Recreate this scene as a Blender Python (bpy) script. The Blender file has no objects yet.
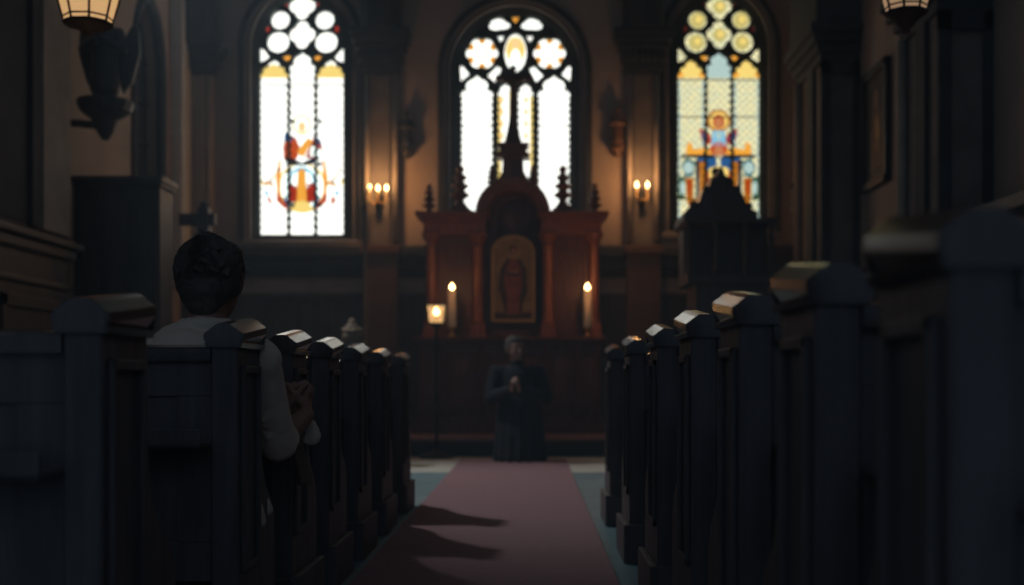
import bpy, bmesh, math, random
from mathutils import Vector, Matrix, noise
from mathutils.geometry import delaunay_2d_cdt
random.seed(7)
S = bpy.context.scene
COL = S.collection
F = 1200.0; CX = 532.0; CY = 380.0; CH = 0.8          # focal length in px, vanishing point, camera height

def X(px, d): return (px - CX) * d / F
def Z(py, d): return CH + (CY - py) * d / F

# ------------------------------------------------------------------ materials
MATS = {}
def mat(name, col, rough=0.6, metal=0.0, emit=None, strength=1.0, spec=0.5, noise_amt=0.0, noise_scale=6.0,
        bump=0.0, coat=0.0, stretch=None, alpha=None, trans=0.0, sheen=0.0):
    m = bpy.data.materials.new(name); m.use_nodes = True
    nt = m.node_tree; b = nt.nodes['Principled BSDF']
    b.inputs['Base Color'].default_value = (*col, 1)
    b.inputs['Roughness'].default_value = rough
    b.inputs['Metallic'].default_value = metal
    b.inputs['Specular IOR Level'].default_value = spec
    b.inputs['Coat Weight'].default_value = coat
    b.inputs['Coat Roughness'].default_value = 0.15
    b.inputs['Transmission Weight'].default_value = trans
    b.inputs['Sheen Weight'].default_value = sheen
    if emit:
        b.inputs['Emission Color'].default_value = (*emit, 1); b.inputs['Emission Strength'].default_value = strength
    if noise_amt or bump:
        tc = nt.nodes.new('ShaderNodeTexCoord'); mp = nt.nodes.new('ShaderNodeMapping')
        if stretch: mp.inputs['Scale'].default_value = stretch
        n = nt.nodes.new('ShaderNodeTexNoise'); n.inputs['Scale'].default_value = noise_scale
        n.inputs['Detail'].default_value = 5
        nt.links.new(tc.outputs['Object'], mp.inputs[0]); nt.links.new(mp.outputs[0], n.inputs['Vector'])
        if noise_amt:
            r = nt.nodes.new('ShaderNodeValToRGB')
            r.color_ramp.elements[0].position = .3; r.color_ramp.elements[1].position = .7
            r.color_ramp.elements[0].color = (*[c * (1 - noise_amt) for c in col], 1)
            r.color_ramp.elements[1].color = (*[min(1, c * (1 + noise_amt)) for c in col], 1)
            nt.links.new(n.outputs['Fac'], r.inputs[0]); nt.links.new(r.outputs[0], b.inputs['Base Color'])
        if bump:
            bp = nt.nodes.new('ShaderNodeBump'); bp.inputs['Strength'].default_value = bump; bp.inputs['Distance'].default_value = .01
            nt.links.new(n.outputs['Fac'], bp.inputs['Height']); nt.links.new(bp.outputs[0], b.inputs['Normal'])
    MATS[name] = m
    return m

mat('pew_wood', (.125, .117, .12), .55, noise_amt=.25, noise_scale=5, stretch=(6, 6, .7), bump=.1, spec=.2)
mat('pew_polish', (.05, .043, .042), .2, noise_amt=.3, noise_scale=5, stretch=(6, 6, .7), coat=.3)
mat('dark_wood', (.07, .062, .062), .5, noise_amt=.3, noise_scale=4, stretch=(5, 5, .6), bump=.12, spec=.4)
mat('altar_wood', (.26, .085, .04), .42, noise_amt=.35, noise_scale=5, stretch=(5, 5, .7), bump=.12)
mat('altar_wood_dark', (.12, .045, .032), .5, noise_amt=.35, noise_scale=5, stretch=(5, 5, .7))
mat('plaster', (.46, .37, .31), .9, noise_amt=.12, noise_scale=1.5, bump=.1)
mat('stone', (.20, .18, .17), .85, noise_amt=.2, noise_scale=4, bump=.2)
mat('stone_light', (.42, .37, .32), .85, noise_amt=.15, noise_scale=4, bump=.2)
mat('stone_dark', (.05, .055, .065), .8, noise_amt=.25, noise_scale=4, bump=.2)
mat('tracery', (.035, .055, .05), .7)
mat('teal_floor', (.09, .19, .22), .5, noise_amt=.15, noise_scale=3)
mat('beige_tile', (.50, .50, .44), .5, noise_amt=.1, noise_scale=5)
mat('carpet', (.25, .135, .15), .95, noise_amt=.12, noise_scale=40, bump=.3, sheen=.1)
mat('iron', (.02, .021, .028), .7, spec=.2)
mat('brass', (.55, .36, .14), .35, metal=.9)
mat('gold', (.42, .27, .10), .5, metal=.3)
mat('wax', (.85, .74, .55), .5, emit=(1, .6, .3), strength=.03)
mat('flame', (1, .8, .5), .5, emit=(1, .62, .25), strength=14)
mat('lamp_glass', (.8, .6, .35), .4, emit=(1, .58, .25), strength=.62)
mat('lamp_glass_dim', (.5, .35, .22), .4, emit=(1, .62, .36), strength=.30)
mat('lantern_glass', (.8, .6, .35), .4, emit=(1, .70, .36), strength=.75)
mat('skin', (.32, .18, .135), .55)
mat('hair', (.085, .072, .065), .6, bump=.6, noise_scale=60, noise_amt=.3)
mat('hair_grey', (.09, .085, .08), .6, bump=.4, noise_scale=60, noise_amt=.3)
mat('shirt', (.72, .62, .52), .85, bump=.5, noise_scale=9)
mat('trousers', (.03, .033, .045), .85)
mat('suit', (.010, .013, .020), .85)
mat('shoe', (.02, .02, .022), .3)
mat('tan_cloth', (.20, .135, .085), .85, bump=.3, noise_scale=20)
mat('cream', (.22, .16, .105), .7, noise_amt=.2, noise_scale=10)
mat('dark_bronze', (.05, .05, .055), .5, metal=.3)
mat('wood_figure', (.17, .09, .055), .6)
mat('canvas', (.05, .04, .03), .6, noise_amt=.5, noise_scale=6)
mat('icon_ground', (.27, .19, .085), .55, noise_amt=.3, noise_scale=8)
mat('icon_dark', (.045, .03, .03), .6)
mat('icon_red', (.22, .07, .045), .6, noise_amt=.3, noise_scale=10)
mat('icon_skin', (.40, .20, .12), .6)
mat('eye_white', (.6, .58, .55), .3)

def emis(name, col, s):
    m = bpy.data.materials.new(name); m.use_nodes = True; nt = m.node_tree
    b = nt.nodes['Principled BSDF']; b.inputs['Base Color'].default_value = (.05, .05, .05, 1)
    b.inputs['Roughness'].default_value = .3
    b.inputs['Emission Color'].default_value = (*col, 1); b.inputs['Emission Strength'].default_value = s
    MATS[name] = m; return m
def glassy(name, c1, c2, s, lead=.12, scale=16.0, width=.03):
    """leaded quarry glass, daylight behind it"""
    m = emis(name, c1, s); nt = m.node_tree; b = nt.nodes['Principled BSDF']
    tc = nt.nodes.new('ShaderNodeTexCoord'); mp = nt.nodes.new('ShaderNodeMapping')
    mp.inputs['Rotation'].default_value = (math.radians(90), math.radians(0), 0)
    mp2 = nt.nodes.new('ShaderNodeMapping'); mp2.inputs['Rotation'].default_value = (0, 0, math.radians(45))
    br = nt.nodes.new('ShaderNodeTexBrick'); br.offset = 0; br.inputs['Scale'].default_value = scale
    br.inputs['Mortar Size'].default_value = width; br.inputs['Brick Width'].default_value = 1; br.inputs['Row Height'].default_value = 1
    br.inputs['Color1'].default_value = (*c1, 1); br.inputs['Color2'].default_value = (*c2, 1)
    br.inputs['Mortar'].default_value = (*[lead * c for c in c1], 1)
    nt.links.new(tc.outputs['Object'], mp.inputs[0]); nt.links.new(mp.outputs[0], mp2.inputs[0])
    nt.links.new(mp2.outputs[0], br.inputs['Vector']); nt.links.new(br.outputs['Color'], b.inputs['Emission Color'])
    return m
glassy('glass_white', (.92, 1, .96), (1, 1, .94), 1.7, lead=.65)
glassy('glass_yellow', (.95, .90, .52), (.80, .84, .56), 1.15, lead=.25, width=.07, scale=14)
for n, c, s in (('g_white', (.9, 1, .97), 1.8), ('g_pale', (.66, .80, .78), 1.0), ('g_gold', (1, .62, .16), 1.0), ('g_amber', (.75, .40, .06), .8),
                ('g_lemon', (1, .85, .40), 1.05), ('g_red', (.62, .10, .035), .9), ('g_rust', (.75, .22, .06), .9), ('g_blue', (.10, .30, .55), .8),
                ('g_navy', (.02, .06, .14), .7), ('g_sky', (.40, .70, .85), 1.1), ('g_green', (.12, .30, .20), .7), ('g_skin', (.80, .45, .26), .9),
                ('g_dim_red', (.30, .05, .03), .5), ('g_peach', (1, .78, .5), 1.2), ('g_teal', (.12, .38, .40), .8), ('g_yellow_dim', (.80, .74, .38), .95)):
    emis(n, tuple(v ** 1.7 for v in c), s)

# ------------------------------------------------------------------ mesh helpers
def link(name, me, m=None, parent=None):
    o = bpy.data.objects.new(name, me); COL.objects.link(o)
    if m is not None:
        ms = m if isinstance(m, (list, tuple)) else [m]
        for q in ms: me.materials.append(MATS[q] if isinstance(q, str) else q)
    if parent: o.parent = parent
    return o
def tag(o, label, cat, group=None, kind=None):
    o['label'] = label; o['category'] = cat
    if group: o['group'] = group
    if kind: o['kind'] = kind
    return o
def struct(o): o['kind'] = 'structure'; return o
def empty(name, loc, rz=0):
    o = bpy.data.objects.new(name, None); COL.objects.link(o); o.location = loc; o.rotation_euler = (0, 0, rz)
    o.empty_display_size = .1; return o
def copy_tree(o, parent=None):
    c = o.copy(); COL.objects.link(c); c.parent = parent
    for ch in list(o.children): copy_tree(ch, c)
    return c

class MB:
    def __init__(s): s.bm = bmesh.new()
    def _add(s, verts, faces):
        vs = [s.bm.verts.new(v) for v in verts]
        for f in faces:
            try: s.bm.faces.new([vs[i] for i in f])
            except ValueError: pass
        return vs
    def box(s, a, b, bev=0.0, rot=None, about=None):
        (x0, y0, z0), (x1, y1, z1) = a, b
        if x0 > x1: x0, x1 = x1, x0
        if y0 > y1: y0, y1 = y1, y0
        if z0 > z1: z0, z1 = z1, z0
        t = bmesh.new()
        vs = [t.verts.new(v) for v in ((x0,y0,z0),(x1,y0,z0),(x1,y1,z0),(x0,y1,z0),(x0,y0,z1),(x1,y0,z1),(x1,y1,z1),(x0,y1,z1))]
        for f in ((0,3,2,1),(4,5,6,7),(0,1,5,4),(1,2,6,5),(2,3,7,6),(3,0,4,7)): t.faces.new([vs[i] for i in f])
        if bev: bmesh.ops.bevel(t, geom=t.edges[:], offset=bev, segments=2, affect='EDGES', profile=.6)
        if rot is not None:
            c = Vector(about) if about else Vector(((x0+x1)/2, (y0+y1)/2, (z0+z1)/2))
            bmesh.ops.rotate(t, cent=c, matrix=rot, verts=t.verts)
        s._merge(t); return s
    def _merge(s, t):
        me = bpy.data.meshes.new('t'); t.to_mesh(me); t.free(); s.bm.from_mesh(me); bpy.data.meshes.remove(me)
    def lathe(s, prof, c=(0, 0, 0), n=20, axis='z'):
        rings = []
        for r, h in prof:
            ring = []
            for i in range(n):
                a = 2 * math.pi * i / n
                p = (r * math.cos(a), r * math.sin(a), h)
                ring.append(s.bm.verts.new((c[0] + p[0], c[1] + p[1], c[2] + p[2])))
            rings.append(ring)
        for a, b in zip(rings, rings[1:]):
            for i in range(n): s.bm.faces.new((a[i], a[(i+1) % n], b[(i+1) % n], b[i]))
        s.bm.faces.new(rings[0][::-1]); s.bm.faces.new(rings[-1])
        return s
    def tube(s, pts, r, n=10):
        pts = [Vector(p) for p in pts]; rr = r if isinstance(r, (list, tuple)) else [r] * len(pts)
        rings = []; up = Vector((0, 0, 1))
        for i, p in enumerate(pts):
            t = (pts[min(i+1, len(pts)-1)] - pts[max(i-1, 0)]).normalized()
            if i == 0:
                u = t.cross(up)
                if u.length < .1: u = t.cross(Vector((1, 0, 0)))
                u.normalize()
            else:
                u = (u - t * u.dot(t)).normalized()
            v = t.cross(u)
            rings.append([s.bm.verts.new(p + rr[i] * (math.cos(2*math.pi*k/n) * u + math.sin(2*math.pi*k/n) * v)) for k in range(n)])
        for a, b in zip(rings, rings[1:]):
            for i in range(n): s.bm.faces.new((a[i], a[(i+1) % n], b[(i+1) % n], b[i]))
        s.bm.faces.new(rings[0][::-1]); s.bm.faces.new(rings[-1])
        return s
    def ball(s, c, r, seg=12, rot=None):
        r = r if isinstance(r, (tuple, list)) else (r, r, r)
        M = Matrix.Translation(c) @ (rot.to_4x4() if rot is not None else Matrix.Identity(4)) @ Matrix.Diagonal((*r, 1))
        bmesh.ops.create_uvsphere(s.bm, u_segments=seg, v_segments=max(6, seg * 2 // 3), radius=1, matrix=M); return s
    def cap(s, a, b, ra, rb, n=14):
        """tapered capsule"""
        a = Vector(a); b = Vector(b); t = b - a; L = t.length
        if L < 1e-6: return s.ball(a, ra, n)
        t.normalize(); pts = []; rr = []
        for k in range(5):
            w = math.pi / 2 * k / 4; pts.append(a - t * ra * math.cos(w)); rr.append(max(ra * math.sin(w), ra * .02))
        for k in range(5):
            w = math.pi / 2 * k / 4; pts.append(b + t * rb * math.sin(w)); rr.append(max(rb * math.cos(w), rb * .02))
        return s.tube(pts, rr, n)
    def prism(s, poly, y0, y1):
        """poly of (x,z) pulled along y"""
        a = [s.bm.verts.new((x, y0, z)) for x, z in poly]; b = [s.bm.verts.new((x, y1, z)) for x, z in poly]
        n = len(poly)
        for i in range(n): s.bm.faces.new((a[i], a[(i+1) % n], b[(i+1) % n], b[i]))
        s.bm.faces.new(a[::-1]); s.bm.faces.new(b); return s
    def prismx(s, poly, x0, x1):
        a = [s.bm.verts.new((x0, y, z)) for y, z in poly]; b = [s.bm.verts.new((x1, y, z)) for y, z in poly]
        n = len(poly)
        for i in range(n): s.bm.faces.new((a[i], a[(i+1) % n], b[(i+1) % n], b[i]))
        s.bm.faces.new(a[::-1]); s.bm.faces.new(b); return s
    def mesh(s, name='m', smooth=False):
        bmesh.ops.recalc_face_normals(s.bm, faces=s.bm.faces)
        me = bpy.data.meshes.new(name); s.bm.to_mesh(me); s.bm.free()
        if smooth:
            for p in me.polygons: p.use_smooth = True
        return me
    def build(s, name, m, parent=None, smooth=False):
        return link(name, s.mesh(name, smooth), m, parent)

def _inside(p, poly):
    x, z = p; c = False; n = len(poly)
    for i in range(n):
        (x0, z0), (x1, z1) = poly[i], poly[i - 1]
        if (z0 > z) != (z1 > z) and x < (x1 - x0) * (z - z0) / (z1 - z0) + x0: c = not c
    return c
def plate(name, outer, holes, y, thick, m, parent=None, bevel=0.0):
    """flat carved plate in the x-z plane at y, with holes, given thickness"""
    loops = [outer] + holes; vs = []; es = []
    for lp in loops:
        b = len(vs); vs += [Vector(p) for p in lp]; es += [(b + k, b + (k + 1) % len(lp)) for k in range(len(lp))]
    V, Ed, Fc, *_ = delaunay_2d_cdt(vs, es, [], 0, 1e-6)
    keep = []
    for f in Fc:
        c = sum((V[k] for k in f), Vector((0, 0))) / len(f)
        if _inside(c, outer) and not any(_inside(c, h) for h in holes): keep.append(f)
    bm = bmesh.new()
    A = [bm.verts.new((v.x, y - thick / 2, v.y)) for v in V]; B = [bm.verts.new((v.x, y + thick / 2, v.y)) for v in V]
    cnt = {}
    for f in keep:
        bm.faces.new([A[k] for k in f]); bm.faces.new([B[k] for k in reversed(f)])
        for k in range(len(f)):
            e = (f[k], f[(k + 1) % len(f)]); key = tuple(sorted(e)); cnt.setdefault(key, []).append(e)
    for key, l in cnt.items():
        if len(l) == 1:
            a, b = l[0]; bm.faces.new((A[b], A[a], B[a], B[b]))
    bmesh.ops.delete(bm, geom=[v for v in bm.verts if not v.link_faces], context='VERTS')
    bmesh.ops.recalc_face_normals(bm, faces=bm.faces)
    me = bpy.data.meshes.new(name); bm.to_mesh(me); bm.free()
    return link(name, me, m, parent)

def remesh(mb, name, m, parent, voxel=.008, smooth=4, noise_amp=0.0, noise_scale=20.0, clip=None):
    me = mb.mesh(name)
    o = bpy.data.objects.new(name, me); COL.objects.link(o)
    r = o.modifiers.new('r', 'REMESH'); r.mode = 'VOXEL'; r.voxel_size = voxel
    if smooth:
        q = o.modifiers.new('s', 'SMOOTH'); q.iterations = smooth; q.factor = .5
    dg = bpy.context.evaluated_depsgraph_get(); dg.update()
    me2 = bpy.data.meshes.new_from_object(o.evaluated_get(dg))
    bpy.data.objects.remove(o)
    if noise_amp:
        me2.update()
        ns = [v.normal.copy() for v in me2.vertices]
        for v, nn in zip(me2.vertices, ns):
            v.co += nn * noise_amp * noise.fractal(v.co * noise_scale, 1.0, 2.0, 3)
    for p in me2.polygons: p.use_smooth = True
    me2.name = name
    return link(name, me2, m, parent)

def arch(cx, hw, spring, base, apex=None, n=20):
    """round or pointed arch outline in image units, clockwise from lower left"""
    pts = [(cx - hw, base)]
    rise = (spring - apex) if apex is not None else hw
    for k in range(n + 1):
        t = math.pi * k / n
        x = -math.cos(t); y = math.sin(t)
        y2 = y + .10 * (1 - abs(x)) if apex is not None else y
        if apex is not None: y2 /= 1.10
        pts.append((cx + hw * x, spring - rise * y2))
    pts.append((cx + hw, base)); return pts
def circ(cx, cy, r, ry=None, n=20, lobes=0, amp=0.0, ph=0.0):
    ry = ry or r; out = []
    n = max(n, lobes * 10)
    for k in range(n):
        t = 2 * math.pi * k / n
        s = 1 + (amp * abs(math.cos(lobes * (t - ph) / 2)) - amp * .5 if lobes else 0)
        out.append((cx + r * s * math.cos(t), cy + ry * s * math.sin(t)))
    return out
def towall(poly, d): return [(X(a, d), Z(b, d)) for a, b in poly]
def scallop_edge(p0, p1, n, amp, side):
    """bumpy line from p0 to p1 (vertical)"""
    out = []
    for k in range(n * 4 + 1):
        t = k / (n * 4)
        out.append((p0[0] + side * amp * abs(math.sin(math.pi * n * t)), p0[1] + (p1[1] - p0[1]) * t))
    return out
def lancet(x0, x1, head, shoulder, base, kind='trefoil', nb=20, amp=2.2):
    cx = (x0 + x1) / 2; hw = (x1 - x0) / 2
    pts = [(x0 + 1, base)]
    pts += scallop_edge((x0 + amp, base), (x0 + amp, shoulder), nb, amp, -1)
    if kind == 'trefoil':
        h = shoulder - head
        prof = [(-1, 0), (-1.0, .18), (-.86, .34), (-.62, .36), (-.70, .50), (-.64, .70), (-.42, .84), (-.24, .88), (0, 1.04)]
    elif kind == 'point':
        h = shoulder - head
        prof = [(-1, .0), (-1.0, .22), (-.74, .36), (-.80, .50), (-.56, .66), (-.42, .62), (-.40, .82), (0, 1)]
    else:
        h = shoulder - head
        prof = [(-1, 0), (-.98, .35), (-.8, .7), (-.45, .93), (0, 1)]
    pts += [(cx + hw * a, shoulder - h * b) for a, b in prof]
    pts += [(cx - hw * a, shoulder - h * b) for a, b in prof[::-1][1:]]
    pts += scallop_edge((x1 - amp, shoulder), (x1 - amp, base), nb, amp, 1)
    return pts

class Panes:
    """flat coloured glass pieces of one window collected in one mesh, several materials"""
    def __init__(s, d, y): s.d = d; s.y = y; s.bm = bmesh.new(); s.mats = []
    def add(s, poly, m, layer=1, world=False):
        if m not in s.mats: s.mats.append(m)
        pts = poly if world else towall(poly, s.d)
        f = s.bm.faces.new([s.bm.verts.new((a, s.y - .004 * layer, b)) for a, b in pts])
        f.material_index = s.mats.index(m)
        f.normal_update()
        if f.normal.y > 0: f.normal_flip()
    def build(s, name, parent):
        me = bpy.data.meshes.new(name); s.bm.to_mesh(me); s.bm.free()
        return link(name, me, s.mats, parent)

# ------------------------------------------------------------------ camera and world
cam = bpy.data.cameras.new('camera'); co = bpy.data.objects.new('camera', cam); COL.objects.link(co); S.camera = co
co.location = (0, 0, CH); co.rotation_euler = (math.radians(90), 0, 0)
cam.sensor_width = 36; cam.lens = F / 1024 * 36
cam.shift_x = -(CX - 512) / 1024; cam.shift_y = (CY - 292.5) / 1024
cam.clip_start = .05; cam.clip_end = 100
cam.dof.use_dof = True; cam.dof.focus_distance = 3.6; cam.dof.aperture_fstop = 2.2
S.view_settings.view_transform = 'Standard'; S.view_settings.look = 'None'
S.view_settings.exposure = 0; S.view_settings.gamma = 1; S.view_settings.use_curve_mapping = False
w = bpy.data.worlds.new('world'); S.world = w; w.use_nodes = True
w.node_tree.nodes['Background'].inputs[0].default_value = (.52, .72, 1.0, 1)
w.node_tree.nodes['Background'].inputs[1].default_value = .18

# ------------------------------------------------------------------ room shell
D = 16.0                       # distance of the end wall
XL, XR = -4.6, 3.6             # side walls
YB = -3.0                      # the nave goes on behind the camera and stays open there
HT = 8.0
def addbox(name, a, b, m, bev=0, parent=None): return MB().box(a, b, bev).build(name, m, parent)

struct(addbox('floor', (XL - .3, YB, -.12), (XR + .3, 10.4, 0), 'teal_floor'))
fl2 = struct(addbox('floor_chancel_tile', (XL - .3, 10.4, -.12), (XR + .3, 12.6, 0), 'beige_tile')); fl2.name = 'floor_tiles'
struct(addbox('floor_chancel', (XL - .3, 12.6, -.12), (XR + .3, D + .3, .165), 'stone_dark'))
struct(addbox('ceiling', (XL - .3, YB, HT), (XR + .3, D + .3, HT + .15), 'dark_wood'))

# end wall with three window openings
WINS = [(302, 43, 46, -4, 238), (515, 57, 71, None, 238), (718.5, 42, 46, -4, 230)]
def wo(i, e, eb=None):
    cx, hw, sp, ap, base = WINS[i]
    return arch(cx, hw + e, sp, base + (e if eb is None else eb), (ap - e * 1.05) if ap is not None else None, 28)
outer = [(XL - .3, 0.165), (XR + .3, 0.165), (XR + .3, HT), (XL - .3, HT)]
holes = [towall(wo(i, 13, 5), D) for i in range(3)]
struct(plate('wall_back', outer, holes, D + .12, .24, 'plaster'))

# ---- windows
def window(i, name, side):
    cx, hw, sp, ap, base = WINS[i]
    root = plate(name, towall(wo(i, 9, 3), D), [], D + .40, .02, 'stone_dark')   # solid stone back of the embrasure around the lights
    bpy.data.meshes.remove(root.data)
    root = empty(name, (0, 0, 0)); struct(root)
    for e0, e1, yy, m in ((20, 14, D - .03, 'stone_dark'), (14, 8, D + .06, 'stone'), (9, 3, D + .17, 'stone_dark'), (4, -1, D + .24, 'tracery')):
        plate('window_moulding', towall(wo(i, e0, max(e0 * .4, 1)), yy), [towall(wo(i, e1, e1 * .3 - 1), yy)], yy, .10, m, root, bevel=.008)
    mb = MB(); mb.prismx([(D - .10, Z(base + 8, D)), (D + .30, Z(base + 8, D)), (D + .30, Z(base - 1, D)), (D - .02, Z(base + 2, D)), (D - .10, Z(base + 4, D))], X(cx - hw - 19, D), X(cx + hw + 19, D))
    mb.build('window_sill', 'stone', root)
    return root

def side_window(i, name, style):
    root = window(i, name, style); cx, hw, sp, ap, base = WINS[i]
    k = hw / 43.0
    def q(x, y): return (cx + (x - 302) * k, y)
    def C(x, y, r, ry=None, **kw): a = q(x, y); return circ(a[0], a[1], r * k, (ry or r), **kw)
    H = []
    H += [C(302.5, 6.5, 11.5, 12, lobes=4, amp=.30), C(302.5, 35, 11.5, 12.5, lobes=4, amp=.30)]
    H += [C(280.6, 20.5, 9.4), C(325, 20.5, 9.4), C(278.5, 42.5, 11.3, 10.8), C(326.5, 42.5, 11.3, 10.8)]
    tri = lambda a: [q(*p) for p in a]
    H += [tri([(266, 27), (270, 25), (270, 32), (266, 33)]), tri([(335, 25), (339, 27), (339, 33), (335, 32)])]
    H += [tri([(284, 4), (289, 2), (288, 8)]), tri([(316, 2), (321, 4), (317, 8)])]
    H += [tri([(260, 48), (264, 50), (270, 58), (264, 62), (260, 63)]), tri([(344, 48), (340, 50), (334, 58), (340, 62), (344, 63)])]
    H += [tri([(282, 57), (287, 55), (293, 57), (288, 62)]), tri([(313, 57), (318, 55), (323, 57), (318, 62)])]
    b = base - 3
    L = [lancet(q(259.6, 0)[0], q(288.3, 0)[0], 60, 79, b, 'point', 20, 2.2), lancet(q(289.5, 0)[0], q(315.3, 0)[0], 53, 71, b, 'trefoil', 20, 2.2), lancet(q(316.5, 0)[0], q(344.9, 0)[0], 60, 79, b, 'point', 20, 2.2)]
    WD = D + .30; outer = towall(wo(i, 1, 0), WD)
    plate('tracery', outer, [towall(h, WD) for h in H + L], D + .30, .08, 'tracery', root, bevel=.004)
    bars = MB()
    for yy in ((74, 112, 153, 195) if style == 'right' else (79,)):
        zz = Z(yy, D); bars.box((X(cx - hw, D), D + .30, zz - .006), (X(cx + hw, D), D + .32, zz + .006))
    if style == 'left':
        for yy in (117, 160, 202):
            for xx in (288.6, 316.2):
                bars.ball((X(xx, D), D + .29, Z(yy, D)), .03, 8)
    bars.build('saddle_bar', 'tracery', root)
    P = Panes(D + .37, D + .37)
    bgm = 'glass_white' if style == 'left' else 'glass_yellow'
    P.add(wo(i, 1, 0), bgm, 0)
    y1 = 'g_gold' if style == 'left' else 'g_yellow_dim'
    for a in ([(266, 26), (270, 24), (270, 33), (266, 34)], [(335, 24), (339, 26), (339, 34), (335, 33)], [(283, 5), (289, 1), (288, 9)], [(315, 1), (322, 5), (317, 9)]):
        P.add(tri(a), 'g_dim_red' if style == 'right' else 'g_red')
    for a in ([(281, 57), (287, 54), (294, 57), (288, 63)], [(312, 57), (318, 54), (324, 57), (318, 63)]): P.add(tri(a), 'g_gold')
    for x0, x1 in ((260, 288), (317, 345)):
        if style == 'left':
            P.add(tri([(x0, 78), (x0, 70), ((x0+x1)/2, 64), (x1, 70), (x1, 78)]), 'g_lemon')
        else:
            P.add(tri([(x0, 66), ((x0+x1)/2, 58), (x1, 66), (x1, 78), (x0, 78)]), 'g_lemon')
            for xx in (x0 + 3, x1 - 3): P.add(circ(*q(xx, 75), 3, n=8), 'g_gold', 2)
    if style == 'right':
        P.add(tri([(289, 50), (316, 50), (316, 78), (289, 78)]), 'g_pale')
        for a in ((303, 7), (303, 35), (279.5, 42.5), (326, 42.5), (280.6, 20.5), (325, 20.5)):
            P.add(C(a[0], a[1], 8 if a[0] != 303 else 7, n=12), 'g_yellow_dim', 1); P.add(C(a[0] + 1, a[1] - 1, 3.2, n=10), 'g_lemon', 2)
        for yy in range(84, 226, 6):                                    # pale beaded borders
            for xx in (262, 286, 319, 342.5): P.add(circ(*q(xx, yy), 1.7, 2.3, n=8), 'g_pale', 1)
    return root, P, q

r1, P, q = side_window(0, 'window_1', 'left')
def E(x, y, rx, ry, m, l, n=18): P.add(circ(*q(x, y), rx, ry, n=n), m, l)
def G(pts, m, l): P.add([q(*p) for p in pts], m, l)
# robed figure with halo over a round crest with scrolls
E(302, 125, 9, 10, 'g_lemon', 1); E(302, 125, 7.2, 8, 'g_white', 2); E(302, 127, 4, 5.5, 'g_peach', 3)
G([(288, 134), (296, 138), (301, 150), (296, 160), (284, 160), (283, 146)], 'g_rust', 1)
G([(285, 133), (294, 138), (290, 143), (284, 141)], 'g_blue', 2)
G([(314, 137), (321, 141), (323, 152), (314, 158), (305, 158)], 'g_red', 1)
G([(313, 136), (320, 139), (321, 145), (315, 144)], 'g_blue', 2)
G([(308, 138), (313, 141), (303, 158), (297, 152)], 'g_gold', 3)
G([(283, 159), (292, 158), (302, 163), (312, 158), (322, 157), (314, 164), (302, 166), (290, 165)], 'g_navy', 2)
G([(312, 146), (322, 150), (321, 157), (310, 156)], 'g_white', 4)
E(302, 188, 25, 25, 'g_lemon', 1, 28); E(302, 187, 22, 22, 'g_white', 2, 28)
E(302, 186, 15, 19, 'g_sky', 3, 24); E(302, 180, 11, 9, 'g_white', 4)
G([(288, 183), (316, 183), (316, 200), (309, 204), (295, 204), (288, 199)], 'g_red', 4)
G([(298, 172), (302, 168), (306, 172), (307, 205), (297, 205)], 'g_gold', 5)
E(302, 206, 9, 5, 'g_lemon', 6)
G([(277, 192), (285, 202), (291, 210), (284, 208), (277, 201)], 'g_rust', 4); G([(327, 192), (319, 202), (313, 210), (320, 208), (327, 201)], 'g_rust', 4)
G([(283, 196), (289, 200), (292, 208), (287, 207)], 'g_blue', 5); G([(321, 196), (315, 200), (312, 208), (317, 207)], 'g_blue', 5)
for sx in (-1, 1):
    cxx = 302 + sx * 31
    for k in range(14):
        t = k / 13 * 4.6; rr = 8.5 - .3 * k
        E(cxx + rr * math.cos(t + .5), 170 + 1.5 * k + rr * math.sin(t) * .9, 1.6, 1.6, 'g_gold' if k % 3 else 'g_navy', 3, 8)
    G([(cxx - 8 * sx, 160), (cxx - 5 * sx, 178), (cxx - 7 * sx, 198), (cxx - 10 * sx, 198), (cxx - 10 * sx, 160)], 'g_gold', 2)
    G([(cxx - 1.5, 196), (cxx + 4 * sx, 200), (cxx - 2 * sx, 206)], 'g_rust', 3); G([(cxx + 2 * sx, 192), (cxx + 8 * sx, 190), (cxx + 3 * sx, 198)], 'g_sky', 3)
    G([(cxx + 8 * sx, 178), (cxx + 11 * sx, 182), (cxx + 8 * sx, 186)], 'g_lemon', 3)
P.build('stained_glass', r1)

r3, P, q = side_window(2, 'window_3', 'right')
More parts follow.
